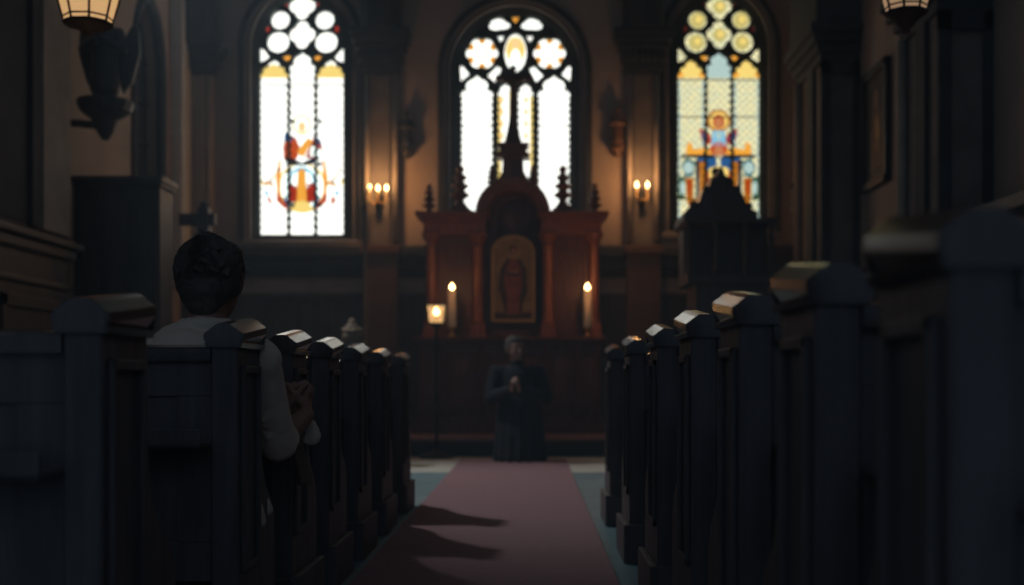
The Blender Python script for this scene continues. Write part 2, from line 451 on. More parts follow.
# haloed half figure with wings over an architectural throne
E(302, 121, 11.5, 11.5, 'g_amber', 3); E(302, 121, 9, 9, 'g_lemon', 4); E(302, 122, 6, 7.5, 'g_rust', 5); E(302, 123, 4, 5.5, 'g_skin', 6)
G([(282, 128), (292, 133), (297, 142), (288, 146), (284, 138)], 'g_rust', 3); G([(322, 128), (312, 133), (307, 142), (316, 146), (320, 138)], 'g_red', 3)
G([(284, 132), (292, 138), (286, 144)], 'g_blue', 4); G([(320, 132), (312, 138), (318, 144)], 'g_blue', 4)
G([(296, 131), (308, 131), (310, 146), (294, 146)], 'g_sky', 5); G([(298, 133), (306, 133), (302, 142)], 'g_pale', 6)
E(302, 149, 9, 7, 'g_rust', 5); E(302, 151, 5, 4, 'g_skin', 6)
for sx in (-1, 1):
    g = lambda pts, m, l: G([(302 + sx * a, b) for a, b in pts], m, l)
    g([(8, 150), (16, 148), (26, 150), (28, 142), (32, 144), (34, 154), (22, 157), (6, 157)], 'g_gold', 4)
    g([(4, 155), (38, 155), (38, 158), (4, 158)], 'g_navy', 5)
    g([(2, 158), (22, 158), (20, 172), (2, 168)], 'g_blue', 3)
    g([(0, 166), (9, 168), (12, 178), (0, 180)], 'g_lemon', 4)
    g([(14, 162), (20, 162), (19, 205), (13, 205)], 'g_amber', 4)
    g([(10, 170), (14, 172), (13, 205), (9, 200)], 'g_rust', 5)
    g([(20, 160), (24, 160), (23, 205), (20, 205)], 'g_navy', 4)
    g([(24, 162), (33, 158), (38, 166), (34, 178), (26, 176)], 'g_teal', 3)
    E(302 + sx * 31, 168, 5, 6, 'g_pale', 4)
    g([(25, 178), (34, 178), (33, 198), (26, 198)], 'g_amber', 3); g([(28, 180), (32, 180), (31, 196), (29, 196)], 'g_red', 4)
    g([(34, 178), (41, 176), (41, 200), (35, 200)], 'g_green', 3); E(302 + sx * 37, 188, 2.6, 7, 'g_pale', 4)
    g([(22, 198), (34, 198), (30, 208), (22, 206)], 'g_amber', 3); g([(27, 203), (31, 203), (29, 210)], 'g_red', 4)
G([(288, 178), (316, 178), (316, 206), (288, 206)], 'g_blue', 2)
P.build('stained_glass', r3)

# centre window
root = window(1, 'window_2', 'c')
def tri(a): return a
H = [circ(482, 53.7, 15, lobes=6, amp=.16), circ(549.5, 53.7, 15, lobes=6, amp=.16), circ(515.5, 53, 11, 19.5, n=24),
     [(510.5, 17), (520.5, 17), (515.5, 24)],
     circ(499, 25, 10, 6, lobes=3, amp=.3, ph=.3), circ(532, 25, 10, 6, lobes=3, amp=.3, ph=2.7),
     [(497, 36), (505, 36), (501, 43)], [(526, 36), (534, 36), (530, 43)],
     [(460, 66), (463, 66), (470, 75), (461, 82)], [(487, 76), (497, 66), (502, 69), (495, 83)],
     [(571, 66), (568, 66), (561, 75), (570, 82)], [(544, 76), (534, 66), (529, 69), (536, 83)]]
H += [lancet(461, 493, 76, 98, 236, 'trefoil'), lancet(538, 570, 76, 98, 236, 'trefoil'), lancet(497.5, 513.5, 84, 96, 236, 'trefoil'), lancet(517.5, 533.5, 84, 96, 236, 'trefoil')]
plate('tracery', towall(wo(1, 1, 0), D + .3), [towall(h, D + .3) for h in H], D + .30, .08, 'tracery', root, bevel=.004)
bars = MB()
for x0, x1 in ((460, 495), (536, 571)):
    bars.box((X(x0, D), D + .345, Z(121, D) - .006), (X(x1, D), D + .355, Z(121, D) + .006))
bars.build('saddle_bar', 'tracery', root)
P = Panes(D + .37, D + .37); q = lambda x, y: (x, y)
P.add(wo(1, 1, 0), 'glass_white', 0)
for cx in (482, 549.5):
    for k in range(6):
        t = math.pi / 6 + k * math.pi / 3
        P.add(circ(cx + 13 * math.cos(t), 53.7 + 13 * math.sin(t), 3.4, n=10), 'g_gold', 1)
    P.add(circ(cx, 53.7, 6, n=14), 'g_lemon', 1); P.add(circ(cx, 53.7, 4.5, n=14), 'g_white', 2)
P.add(circ(515.5, 50, 9.5, 13, n=18), 'g_lemon', 1); P.add(circ(515.5, 44, 4, 5, n=12), 'g_peach', 2); P.add(circ(515.5, 58, 5, 9, n=12), 'g_white', 2)
P.add([(509.5, 16), (521.5, 16), (515.5, 25)], 'g_gold', 1)
for x0, x1 in ((497.5, 501), (530, 533.5)):
    P.add([(x0, 96), (x1, 96), (x1, 236), (x0, 236)], 'g_lemon', 1)
P.add([(509, 90), (513.5, 90), (513.5, 150), (509, 150)], 'g_lemon', 1)
for yy in range(100, 150, 12):
    for xx in (502, 526): P.add(circ(xx, yy, 2, 4, n=8), 'g_peach', 2)
P.build('stained_glass', root)

# side walls
def wally(name, x0, x1, y0, y1, z0, z1, m): return struct(addbox(name, (x0, y0, z0), (x1, y1, z1), m))
# left wall with a lancet recess
lw = plate('wall_left', [(11.0 - .3, 0), (D, 0), (D, HT), (11 - .3, HT)],
           [[(13.85, 2.2), (13.85, 4.5)] + [(14.4 - .55 * math.cos(math.pi * k / 12), 4.5 + .85 * math.sin(math.pi * k / 12)) for k in range(1, 12)] + [(14.95, 4.5), (14.95, 2.2)]],
           0, .3, 'plaster')
lw.data.transform(Matrix.Translation((XL - .15, 0, 0)) @ Matrix.Rotation(math.radians(90), 4, 'Z'))
struct(lw)
struct(addbox('wall_left_nave', (XL - .3, YB, 0), (XL, 10.7, HT), 'plaster'))
wr = struct(addbox('wall_right', (XR, YB, 0), (XR + .3, D, HT), 'plaster'))
# lancet in the left wall: dark leaded glass
lr = struct(empty('window_4', (XL, 14.4, 2.2)))
fr = MB()
pts = [(XL - .02, 13.83, 2.2), (XL - .02, 13.83, 4.5)] + [(XL - .02, 14.4 - .57 * math.cos(math.pi * k / 14), 4.5 + .88 * math.sin(math.pi * k / 14)) for k in range(1, 14)] + [(XL - .02, 14.97, 4.5), (XL - .02, 14.97, 2.2)]
fr.tube(pts, .07, 8)
f = fr.build('window_frame', 'stone_dark'); f.parent = lr; f.matrix_parent_inverse = Matrix.Translation(lr.location).inverted()
mat('dark_blue_glass', (.03, .045, .07), .25)
g = MB().box((XL - .22, 13.8, 2.1), (XL - .20, 15.0, 5.45)).build('window_pane', 'dark_blue_glass'); g.parent = lr; g.matrix_parent_inverse = Matrix.Translation(lr.location).inverted()
g = MB()
for z in (2.7, 3.2, 3.7, 4.2, 4.7): g.box((XL - .20, 13.8, z), (XL - .17, 15.0, z + .02))
g.box((XL - .20, 14.38, 2.1), (XL - .16, 14.42, 5.4)); g = g.build('glazing_bar', 'iron'); g.parent = lr; g.matrix_parent_inverse = Matrix.Translation(lr.location).inverted()

mat('lit_strip_pale', (.72, .70, .64), .9, noise_amt=.08)  # pale colour stands in for the light on this wall strip
cs = MB(); cs.box((XL, 15.25, 2.0), (XL + .10, 15.97, 6.6), .02); cs.tube([(XL + .12, 15.3, 2.0), (XL + .12, 15.3, 6.6)], .05, 10)  # corner shaft added to carry the bright strip
struct(cs.build('trim_10', 'lit_strip_pale'))
# end wall wainscot, ledge and light string course
def course(name, x0, x1, py0, py1, depth, m, bev=.01):
    return struct(MB().box((x0, D - depth, Z(py1, D)), (x1, D + .02, Z(py0, D)), bev).build(name, m))
wp = MB(); wp.box((XL, D - .06, .165), (XR, D, Z(294, D)))
n = 22
for k in range(n):
    xa = XL + (XR - XL) * k / n; xb = XL + (XR - XL) * (k + 1) / n
    wp.box((xa + .05, D - .09, .35), (xa + .09, D - .05, Z(300, D))); wp.box((xb - .09, D - .09, .35), (xb - .05, D - .05, Z(300, D)))
    wp.box((xa + .05, D - .09, Z(303, D)), (xb - .05, D - .05, Z(299, D))); wp.box((xa + .05, D - .09, Z(345, D)), (xb - .05, D - .05, Z(341, D)))
wp.box((XL, D - .12, Z(297, D)), (XR, D, Z(294, D))); wp.box((XL, D - .1, .165), (XR, D, .33))
struct(wp.build('trim_wainscot', 'dark_wood'))
course('trim_frieze', XL, XR, 278, 294, .03, 'stone_light')
cb = MB(); z0, z1 = Z(278, D), Z(247, D)
cb.prismx([(D, z0), (D - .08, z0), (D - .10, z0 + .08), (D - .16, z0 + .12), (D - .16, z0 + .2), (D - .24, z0 + .28), (D - .24, z1 - .03), (D - .22, z1), (D, z1)], XL, XR)
struct(cb.build('trim_cornice', 'stone_dark'))

# pilasters with capitals and springing ribs on the end wall
def pilaster(px0, px1, cap_top, cap_bot, base_top, shaft_m, light_side, d=D, name='pilaster'):
    root = struct(empty(name, (0, 0, 0)))
    xa, xb = X(px0, d), X(px1, d); cx = (xa + xb) / 2; w = (xb - xa)
    zb = Z(base_top + 22, d); zt = Z(cap_bot, d); zc = Z(cap_top, d)
    m = MB(); m.box((xa, d - .14, zb), (xb, d, zt), .01)
    m.box((xa + w * .22, d - .19, zb), (xa + w * .30, d - .12, zt)); m.box((xb - w * .30, d - .19, zb), (xb - w * .22, d - .12, zt))
    m.build('shaft', shaft_m, root)
    mm = MB()
    for sx in (xa + .02, xb - .02): mm.tube([(sx, d - .15, zb + .05), (sx, d - .15, zt)], .035, 10)
    mm.build('colonnette', 'stone_light', root, True)
    c = MB()
    for k, (e, t) in enumerate(((.02, .10), (.05, .30), (.09, .55), (.13, .72), (.17, .86), (.19, 1.0))):
        z_a = zt + (zc - zt) * (0 if k == 0 else (.10, .30, .55, .72, .86)[k - 1]); z_b = zt + (zc - zt) * t
        c.box((xa - e, d - .16 - e, z_a), (xb + e, d, z_b), .012)
    for k in range(5):
        xx = xa + w * (k + .5) / 5
        c.ball((xx, d - .24, zt + (zc - zt) * .4), (.045, .05, .10), 8)
    c.build('capital', 'stone_dark', root)
    b = MB(); b.box((xa - .03, d - .18, zb - .12), (xb + .03, d, zb), .01); b.box((xa - .07, d - .22, Z(247, d)), (xb + .07, d, zb - .12), .015)
    b.build('base', shaft_m, root)
    p = MB(); p.box((xa - .02, d - .28, .165), (xb + .02, d, Z(247, d)), .01)
    p.box((xa - .06, d - .33, Z(256, d)), (xb + .06, d, Z(248, d)), .01); p.box((xa + .05, d - .30, .5), (xb - .05, d - .27, Z(300, d)), .01)
    p.box((xa - .05, d - .31, .165), (xb + .05, d, .4), .01)
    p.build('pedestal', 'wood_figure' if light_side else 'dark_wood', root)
    r = MB()
    for sx in (-1, 1):
        pts = [(cx + sx * (w * .25 + .8 * (1 - math.cos(t))), d - .18, zc + 2.6 * math.sin(t)) for t in [k * math.pi / 2 / 10 for k in range(11)]]
        r.tube(pts, .17, 8)
    pts = [(cx, d - .2 - 2.8 * (1 - math.cos(t)), zc + 3.2 * math.sin(t)) for t in [k * math.pi / 2 / 10 for k in range(11)]]
    r.tube(pts, .24, 8)
    r.build('vault_rib', 'stone_dark', root)
    return root
pilaster(367, 398, 34, 78, 225, 'stone', True, name='trim_1')
pilaster(627, 657, 34, 78, 225, 'stone', True, name='trim_2')
pilaster(188, 214, 50, 78, 225, 'stone_light', False, name='trim_3')

# right side piers (one by the chancel, one nearer)
def pier(name, x0, x1, y0, y1, zcap, ztop, zbase, fm):
    root = struct(empty(name, (0, 0, 0)))
    m = MB(); m.box((x0, y0, 0), (x1, y1, ztop)); m.build('pier_body', fm, root)
    t = MB()
    w = x1 - x0
    sgn = 1
    # raised dark stiles on the face towards the nave's back and on the aisle face
    t.box((x0 - .03, y0 - .05, zbase), (x0 + w * .18, y0, zcap)); t.box((x1 - w * .18, y0 - .05, zbase), (x1 + .02, y0, zcap))
    t.box((x0 - .03, y0 - .05, zcap - .15), (x1, y0, zcap))
    t.box((x0 - .04, y0 + (y1 - y0) * .30, zbase), (x0, y0 + (y1 - y0) * .55, zcap))
    t.build('stile', 'stone_dark', root)
    c = MB()
    for k, e in enumerate((.04, .08, .13, .17)): c.box((x0 - e, y0 - e, zcap + k * .1), (x1 + e, y1 + e, zcap + (k + 1) * .1), .015)
    c.box((x0 - .1, y0 - .1, zcap + .4), (x1 + .1, y1 + .1, ztop))
    c.build('capital', 'stone_dark', root)
    b = MB(); b.box((x0 - .10, y0 - .10, 0), (x1 + .1, y1 + .1, zbase), .02); b.box((x0 - .14, y0 - .14, zbase - .12), (x1 + .14, y1 + .14, zbase - .02), .02)
    b.build('pier_base', 'dark_wood', root)
    return root
pier('trim_4', 3.2, XR, 13.2, 14.3, 4.3, HT, 2.0, 'stone')
pier('trim_5', 3.2, XR, 9.4, 10.3, Z(12, 9.4), HT, 2.0, 'stone')
tb = MB(); tb.tube([(3.16, 14.25, 2.0), (3.16, 14.25, 4.3)], .05, 10); tb.tube([(3.16, 10.25, 2.0), (3.16, 10.25, 3.7)], .04, 10)
struct(tb.build('trim_6', 'stone_light', smooth=True))
# right wall wainscot and ledge
rw = MB(); rw.box((XR - .08, YB, 0), (XR, D, 1.85)); rw.box((XR - .28, YB, 1.98), (XR, 9.4, 2.09), .015); rw.box((XR - .16, YB, 1.85), (XR, 9.4, 1.98), .01)
rw.box((XR - .14, YB, 1.35), (XR - .08, 9.4, 1.40)); rw.box((XR - .14, 10.3, 1.85), (XR, 13.2, 1.98), .01)
for k in range(15): rw.box((XR - .11, YB + .8 * k, .1), (XR - .08, YB + .8 * k + .12, 1.35))
struct(rw.build('trim_7', 'dark_wood'))

# left near pier with moulded pedestal
root = struct(empty('trim_8', (0, 0, 0)))
x1 = -4.25
m = MB(); m.box((XL, 6.2, 2.0), (x1, 11.0, HT)); m.build('pier_body', 'stone', root)
m = MB()
for ya, yb in ((10.1, 10.25), (9.15, 9.3), (6.9, 8.4)): m.box((x1, ya, 2.1), (x1 + .05, yb, HT))
m.box((x1, 9.3, 2.12), (x1 + .015, 10.1, 7.5))
m.box((x1, 8.4, 4.25), (x1 + .07, 11.0, 4.5), .02)
m.build('stile', 'stone_dark', root)
m = MB(); m.box((x1, 10.35, 2.1), (x1 + .04, 10.95, 4.25)); m.build('pier_strip', 'stone_light', root)
m = MB()
m.box((XL, 6.0, 0), (-4.22, 10.93, 1.95)); m.box((XL, 5.9, 1.98), (-4.12, 11.05, 2.04), .015); m.box((XL, 5.95, 1.88), (-4.17, 11.0, 1.98), .02); m.box((XL, 5.98, 1.6), (-4.19, 10.96, 1.66), .02)
for ya in (6.4, 7.9, 9.5):
    for a, b in (((-4.22, ya, .3), (-4.19, ya + .1, 1.5)), ((-4.22, ya + 1.2, .3), (-4.19, ya + 1.3, 1.5)), ((-4.22, ya, 1.4), (-4.19, ya + 1.3, 1.5)), ((-4.22, ya, .3), (-4.19, ya + 1.3, .4))): m.box(a, b, .006)
m.build('pedestal', 'dark_wood', root)

# ------------------------------------------------------------------ steps, carpets
st = MB(); st.box((XL, 12.52, 0), (XR, 12.62, .165), .01); struct(st.build('trim_9', 'stone_dark'))
rug = MB(); rug.box((-.71, -1.0, 0.0), (.34, 11.98, .012), .004)
tag(rug.build('aisle_carpet', 'carpet'), 'long dusty rose carpet runner down the middle of the aisle', 'carpet')
rug = MB(); rug.box((-1.6, 12.72, .165), (1.1, 15.2, .177), .004)
tag(rug.build('chancel_carpet', 'carpet'), 'red carpet lying on the raised platform in front of the altar', 'carpet')

# ------------------------------------------------------------------ pews
def make_pew(H, length):
    """origin: aisle-side corner of the near face at floor level; runs to -x; opens to +y"""
    r = empty('church_pew', (0, 0, 0))
    def end(x0, x1, name='pew_end'):
        p = [(0, 0), (.46, 0), (.46, .10), (.44, .12), (.44, .40), (.40, .46), (.32, .50), (.265, .58), (.25, .70), (.25, H - .05), (0, H - .05)]
        m = MB(); m.prismx(p, x0, x1)
        bmesh.ops.bevel(m.bm, geom=m.bm.edges[:], offset=.005, segments=1, affect='EDGES')
        return m.build(name, 'pew_wood', r)
    for k, (a, b) in enumerate(((-.07, 0), (-length, -length + .07))):
        e = end(a, b)
        c = MB()
        prof = [(a - .010, H - .075), (b + .010, H - .075), (b + .014, H - .062), (b + .004, H - .056), (b + .016, H - .044), (b + .016, H - .026), (b - .010, H - .006), (b - .020, H), (a + .020, H), (a + .010, H - .006), (a - .016, H - .026), (a - .016, H - .044), (a - .004, H - .056), (a - .014, H - .062)]
        c.prism(prof, -.012, .262); bmesh.ops.bevel(c.bm, geom=[e_ for e_ in c.bm.edges if abs(e_.verts[0].co.y - e_.verts[1].co.y) < .01], offset=.004, segments=2, affect='EDGES')
        for v in c.bm.verts:
            if v.co.z > H - .05: v.co.z += .10 * (v.co.y - .125)
        c.build('cap_moulding', 'pew_polish', e)
        if k == 0:
            f = MB(); xx = b
            f.box((xx, .03, .30), (xx + .012, .05, H - .12), .003); f.box((xx, .20, .30), (xx + .012, .22, H - .12), .003)
            f.box((xx, .03, H - .14), (xx + .012, .22, H - .12), .003); f.box((xx, .03, .30), (xx + .012, .22, .32), .003)
            f.box((xx, -.012, 0), (xx + .025, .47, .17), .006); f.box((a, -.02, 0), (xx + .02, 0, .17), .004)
            f.build('panel_moulding', 'pew_wood', e)
    x0, x1 = -length + .07, -.07
    bh = H - .07
    m = MB(); m.box((x0, .02, .30), (x1, .045, bh - .03)); m.build('backrest', 'pew_wood', r)
    m = MB(); m.prismx([(-.005, bh - .04), (-.005, bh - .008), (0, bh - .004), (.085, bh + .005), (.09, bh), (.09, bh - .04)], x0, x1); m.build('top_rail', 'pew_polish', r)
    m = MB(); m.box((x0, .012, bh - .13), (x1, .05, bh - .035), .003); m.box((x0, .012, .28), (x1, .05, .38), .003)
    nst = 5
    for k in range(nst):
        xx = x0 + (x1 - x0 - .09) * k / (nst - 1); m.box((xx, .012, .38), (xx + .09, .05, bh - .13), .003)
    m.build('back_frame', 'pew_wood', r)
    m = MB(); m.box((x0, .045, .415), (x1, .43, .445), .008); m.build('seat', 'pew_wood', r)
    m = MB(); m.box((x0, -.10, bh - .26), (x1, .012, bh - .245), .004); m.box((x0, -.10, bh - .26), (x1, -.088, bh - .21), .004); m.build('book_rest', 'pew_wood', r)
    m = MB(); m.box((x0 + .05, .36, .0), (x1 - .05, .385, .415), .004); m.build('seat_apron', 'pew_wood', r)
    return r
LEFT = [(-.76, 2.12), (-.755, 3.08), (-.77, 3.85), (-.77, 4.55), (-.77, 5.32), (-.77, 6.18), (-.77, 7.18)]
RIGHT = [(.425, 1.22), (.425, 1.80), (.425, 2.46), (.425, 3.20), (.425, 4.07), (.425, 5.23), (.425, 6.55)]
ordn = ['nearest', 'second', 'third', 'fourth', 'fifth', 'sixth', 'farthest']
extra_l = ['behind the seated person', 'whose back hides the seated person', 'whose end the praying hands rest beside', 'one row beyond the praying hands', 'with a glinting cap beyond the hands', 'one before the last', 'closest to the candle stand']
extra_r = ['filling the dark right edge', 'with a pale gleam along its cap', 'with a slim pale gleam', 'with a warm tinted cap', 'mid way along the aisle', 'one before the last', 'closest to the altar']
pl = make_pew(.958, 3.0)
for i, (x, y) in enumerate(LEFT):
    o = pl if i == 0 else copy_tree(pl); o.location = (x, y, 0)
    tag(o, f'dark pew, {ordn[i]} on the left of the aisle, {extra_l[i]}', 'pew', 'pews left of the aisle')
pr = make_pew(.988, 2.65)
for e in list(pr.children):
    for c in [e] + list(e.children):
        c.data.transform(Matrix.Scale(-1, 4, (1, 0, 0))); c.data.flip_normals()
for i, (x, y) in enumerate(RIGHT):
    o = pr if i == 0 else copy_tree(pr); o.location = (x, y, 0)
    tag(o, f'dark pew, {ordn[i]} on the right of the aisle, {extra_r[i]}', 'pew', 'pews right of the aisle')

# ------------------------------------------------------------------ altar with its tall carved back
DA = 14.3
def ax(px): return X(px, DA)
def az(py): return Z(py, DA)
al = empty('altar', (ax(513), DA, .177))
def part(mb, name, m, par=al, smooth=False):
    o = mb.build(name, m, par, smooth); o.matrix_parent_inverse = Matrix.Translation(al.location).inverted() if par is al else Matrix.Identity(4); return o
zt = Z(337, 14.0)
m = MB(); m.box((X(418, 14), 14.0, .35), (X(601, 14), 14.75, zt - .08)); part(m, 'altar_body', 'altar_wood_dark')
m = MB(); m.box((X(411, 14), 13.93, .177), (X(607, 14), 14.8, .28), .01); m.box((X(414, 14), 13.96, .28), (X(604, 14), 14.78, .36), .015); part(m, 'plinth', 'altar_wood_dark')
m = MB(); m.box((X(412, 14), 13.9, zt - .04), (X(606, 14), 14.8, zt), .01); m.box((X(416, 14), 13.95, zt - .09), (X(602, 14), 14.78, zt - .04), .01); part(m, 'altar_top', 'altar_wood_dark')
for (a, b) in ((422, 444), (450, 476), (482, 542), (548, 574), (580, 597)):
    m = MB(); xa, xb = X(a, 14), X(b, 14); z0, z1 = .48, zt - .18
    for s, t in (((xa, 13.97, z0), (xa + .03, 14.0, z1)), ((xb - .03, 13.97, z0), (xb, 14.0, z1)), ((xa, 13.97, z0), (xb, 14.0, z0 + .03)), ((xa, 13.97, z1 - .03), (xb, 14.0, z1))): m.box(s, t, .004)
    m.box((xa + .06, 13.985, z0 + .06), (xb - .06, 14.0, z1 - .06), .004)
    part(m, 'front_panel', 'altar_wood_dark')
for a in (421, 447, 479, 545, 577, 598):
    m = MB(); m.lathe([(.035, .36), (.035, .42), (.022, .46), (.022, zt - .2), (.034, zt - .14), (.034, zt - .09)], (X(a, 14), 13.97, 0), 12); part(m, 'front_column', 'altar_wood_dark', smooth=True)
# retable: back board (with round niche cut in)
y0 = DA
nich = [(ax(497), az(322)), (ax(497), az(218))] + [(ax(518.5) - (ax(540) - ax(497)) / 2 * math.cos(math.pi * k / 14), az(218) + (ax(540) - ax(497)) / 2 * math.sin(math.pi * k / 14)) for k in range(1, 14)] + [(ax(540), az(218)), (ax(540), az(322))]
cxa = ax(513)
R = (ax(548) - ax(478)) / 2
bo = [(ax(424), zt), (ax(601), zt), (ax(601), az(220)), (cxa + R, az(220))] + [(cxa + R * math.cos(math.pi * k / 16), az(218) + R * math.sin(math.pi * k / 16)) for k in range(0, 17)] + [(cxa - R, az(220)), (ax(424), az(220))]
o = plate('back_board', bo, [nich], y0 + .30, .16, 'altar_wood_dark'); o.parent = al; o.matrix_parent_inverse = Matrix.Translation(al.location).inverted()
m = MB(); m.box((ax(495), y0 + .38, zt), (ax(542), y0 + .42, az(196))); part(m, 'niche_back', 'altar_wood_dark')
# arch hood over the niche
hood = []
for k in range(17):
    t = math.pi * k / 16; hood.append((cxa + R * math.cos(t), az(216) + R * math.sin(t)))
for k in range(17):
    t = math.pi * (16 - k) / 16; hood.append((cxa + R * .74 * math.cos(t), az(216) + R * .74 * math.sin(t)))
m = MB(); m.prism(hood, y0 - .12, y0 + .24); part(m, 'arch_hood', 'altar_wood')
hood2 = [(cxa + (R + .03) * math.cos(math.pi * k / 16), az(216) + (R + .03) * math.sin(math.pi * k / 16)) for k in range(17)] + [(cxa + (R - .05) * math.cos(math.pi * (16 - k) / 16), az(216) + (R - .05) * math.sin(math.pi * (16 - k) / 16)) for k in range(17)]
m = MB(); m.prism(hood2, y0 - .17, y0 - .10); part(m, 'hood_moulding', 'altar_wood')
# side bays: projecting bodies with arched panels
for s, (a, b) in enumerate(((437, 472), (553, 588))):
    m = MB(); xa, xb = ax(a), ax(b); cx = (xa + xb) / 2; hw = (xb - xa) / 2 - .05
    outerp = [(xa, zt + .02), (xb, zt + .02), (xb, az(234)), (xa, az(234))]
    hole = [(cx - hw, az(325)), (cx + hw, az(325)), (cx + hw, az(258))] + [(cx + hw * math.cos(math.pi * k / 10), az(258) + hw * math.sin(math.pi * k / 10)) for k in range(1, 10)] + [(cx - hw, az(258))]
    o = plate('side_panel', outerp, [hole], y0 + .12, .12, 'altar_wood_dark', al, bevel=.006); o.matrix_parent_inverse = Matrix.Translation(al.location).inverted()
    m.box((xa, y0 + .14, zt + .02), (xb, y0 + .24, az(234))); part(m, 'panel_field', 'altar_wood_dark')
# columns
for a in (431, 478, 548, 594):
    cx = ax(a); yc = y0 + .02
    m = MB(); r0 = .062
    m.box((cx - .10, yc - .10, zt), (cx + .10, yc + .14, zt + .05), .006); m.box((cx - .085, yc - .085, zt + .05), (cx + .085, yc + .12, zt + .16), .006)
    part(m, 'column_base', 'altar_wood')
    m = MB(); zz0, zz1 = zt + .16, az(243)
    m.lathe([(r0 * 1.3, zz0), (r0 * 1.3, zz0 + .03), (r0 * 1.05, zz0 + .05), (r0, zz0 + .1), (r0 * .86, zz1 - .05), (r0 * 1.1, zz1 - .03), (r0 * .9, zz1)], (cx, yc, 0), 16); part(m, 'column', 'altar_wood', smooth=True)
    m = MB(); m.lathe([(r0 * .9, zz1), (r0 * 1.2, zz1 + .03), (r0 * 1.15, zz1 + .05), (r0 * 1.6, zz1 + .10)], (cx, yc, 0), 14)
    m.box((cx - .11, yc - .11, zz1 + .10), (cx + .11, yc + .2, az(233)), .006); m.box((cx - .085, yc - .085, az(233)), (cx + .085, yc + .2, az(222)), .006)
    for k in range(6):
        t = k * math.pi / 3; m.ball((cx + .085 * math.cos(t), yc + .085 * math.sin(t), zz1 + .07), (.02, .02, .035), 8)
    part(m, 'capital', 'altar_wood')
# entablature each side
for (a, b) in ((420, 485), (541, 604)):
    m = MB(); xa, xb = ax(a), ax(b)
    m.box((xa + .06, y0 - .06, az(234)), (xb - .06, y0 + .36, az(224)), .006)
    m.box((xa + .03, y0 - .10, az(224)), (xb - .03, y0 + .38, az(220)), .008); m.box((xa - .01, y0 - .14, az(220)), (xb + .01, y0 + .4, az(216.5)), .01); m.box((xa - .05, y0 - .18, az(216.5)), (xb + .05, y0 + .42, az(213)), .01)
    n = int((xb - xa) / .07)
    for k in range(n): m.box((xa + .05 + k * .07, y0 - .13, az(223)), (xa + .085 + k * .07, y0 - .06, az(220.5)))
    part(m, 'cornice', 'altar_wood')
    # sloping pediment shoulder rising to the big finial
    m = MB(); fc = ax(460 if a < 500 else 563)
    m.prism([(fc - .22, az(213)), (fc + .22, az(213)), (fc + .13, az(210)), (fc + .07, az(205)), (fc - .07, az(205)), (fc - .13, az(210))], y0 - .02, y0 + .2); part(m, 'finial_base', 'altar_wood')
def finial(px, top, bot, w):
    h = az(top) - az(bot); c = (ax(px), y0 + .06, az(bot)); wm = w * DA / F
    pr = [(.55, 0), (.55, .06), (.38, .10), (.36, .18), (.70, .23), (.92, .28), (.55, .34), (.38, .39), (.66, .45), (.82, .50), (.45, .56), (.34, .61), (.56, .67), (.66, .71), (.32, .77), (.22, .82), (.42, .88), (.30, .94), (.05, 1)]
    m = MB(); m.lathe([(r * wm / 2, t * h) for r, t in pr], c, 14); part(m, 'finial', 'altar_wood', smooth=True)
for a in ((429, 183, 213, 17), (460, 164, 206, 22), (491.5, 164, 188, 13), (532.5, 165, 189, 13), (563, 164, 206, 22), (595, 182, 213, 17)): finial(*a)
# cross pedestal
m = MB(); c0 = cxa
m.prism([(c0 - .32, az(190)), (c0 + .32, az(190)), (c0 + .20, az(182)), (c0 + .13, az(172)), (c0 + .12, az(158)), (c0 - .12, az(158)), (c0 - .13, az(172)), (c0 - .20, az(182))], y0 - .02, y0 + .16)
m.box((c0 - .20, y0 - .07, az(158)), (c0 + .20, y0 + .2, az(153)), .012); m.box((c0 - .16, y0 - .04, az(153)), (c0 + .16, y0 + .18, az(147)), .015); m.box((c0 - .19, y0 - .06, az(147)), (c0 + .19, y0 + .19, az(143)), .01)
part(m, 'cross_pedestal', 'altar_wood')
# crucifix with corpus, standing on the pedestal
cr = empty('crucifix', (c0, y0 + .06, az(143)))
def cpart(mb, name, mt, sm=False):
    o = mb.build(name, mt, cr, sm); o.matrix_parent_inverse = Matrix.Translation(cr.location).inverted(); return o
m = MB(); m.prism([(c0 - .11, az(143)), (c0 + .11, az(143)), (c0 + .085, az(136)), (c0 + .05, az(122)), (c0 + .032, az(104)), (c0 + .028, az(66)), (c0 - .028, az(66)), (c0 - .032, az(104)), (c0 - .05, az(122)), (c0 - .085, az(136))], y0 + .03, y0 + .10)
m.box((c0 - .17, y0 + .03, az(80)), (c0 + .17, y0 + .10, az(74)), .01)
m.ball((c0, y0 + .065, az(67)), .04, 8); m.ball((c0 - .17, y0 + .065, az(77)), .045, 8); m.ball((c0 + .17, y0 + .065, az(77)), .045, 8)
cpart(m, 'cross', 'altar_wood_dark')
m = MB(); yy = y0 - .005
m.ball((c0, yy, az(79)), (.028, .03, .036), 10); m.cap((c0, yy, az(83)), (c0, yy, az(95)), .045, .035); m.cap((c0, yy, az(95)), (c0 + .01, yy, az(100)), .04, .042)
for s in (-1, 1):
    m.cap((c0 + s * .035, yy, az(84)), (c0 + s * .15, yy + .01, az(77)), .018, .012); m.cap((c0 + s * .015, yy, az(100)), (c0 + s * .022, yy - .02, az(112)), .027, .02); m.cap((c0 + s * .02, yy - .02, az(112)), (c0 + s * .006, yy, az(125)), .02, .013)
o = remesh(m, 'corpus', 'wood_figure', cr, .008, 2); o.matrix_parent_inverse = Matrix.Translation(cr.location).inverted()
tag(cr, 'carved wooden crucifix on the pedestal topping the altar, dark against the middle window', 'crucifix')
tag(al, 'carved reddish wooden altar with columns, finials and a round arched centre', 'altar')

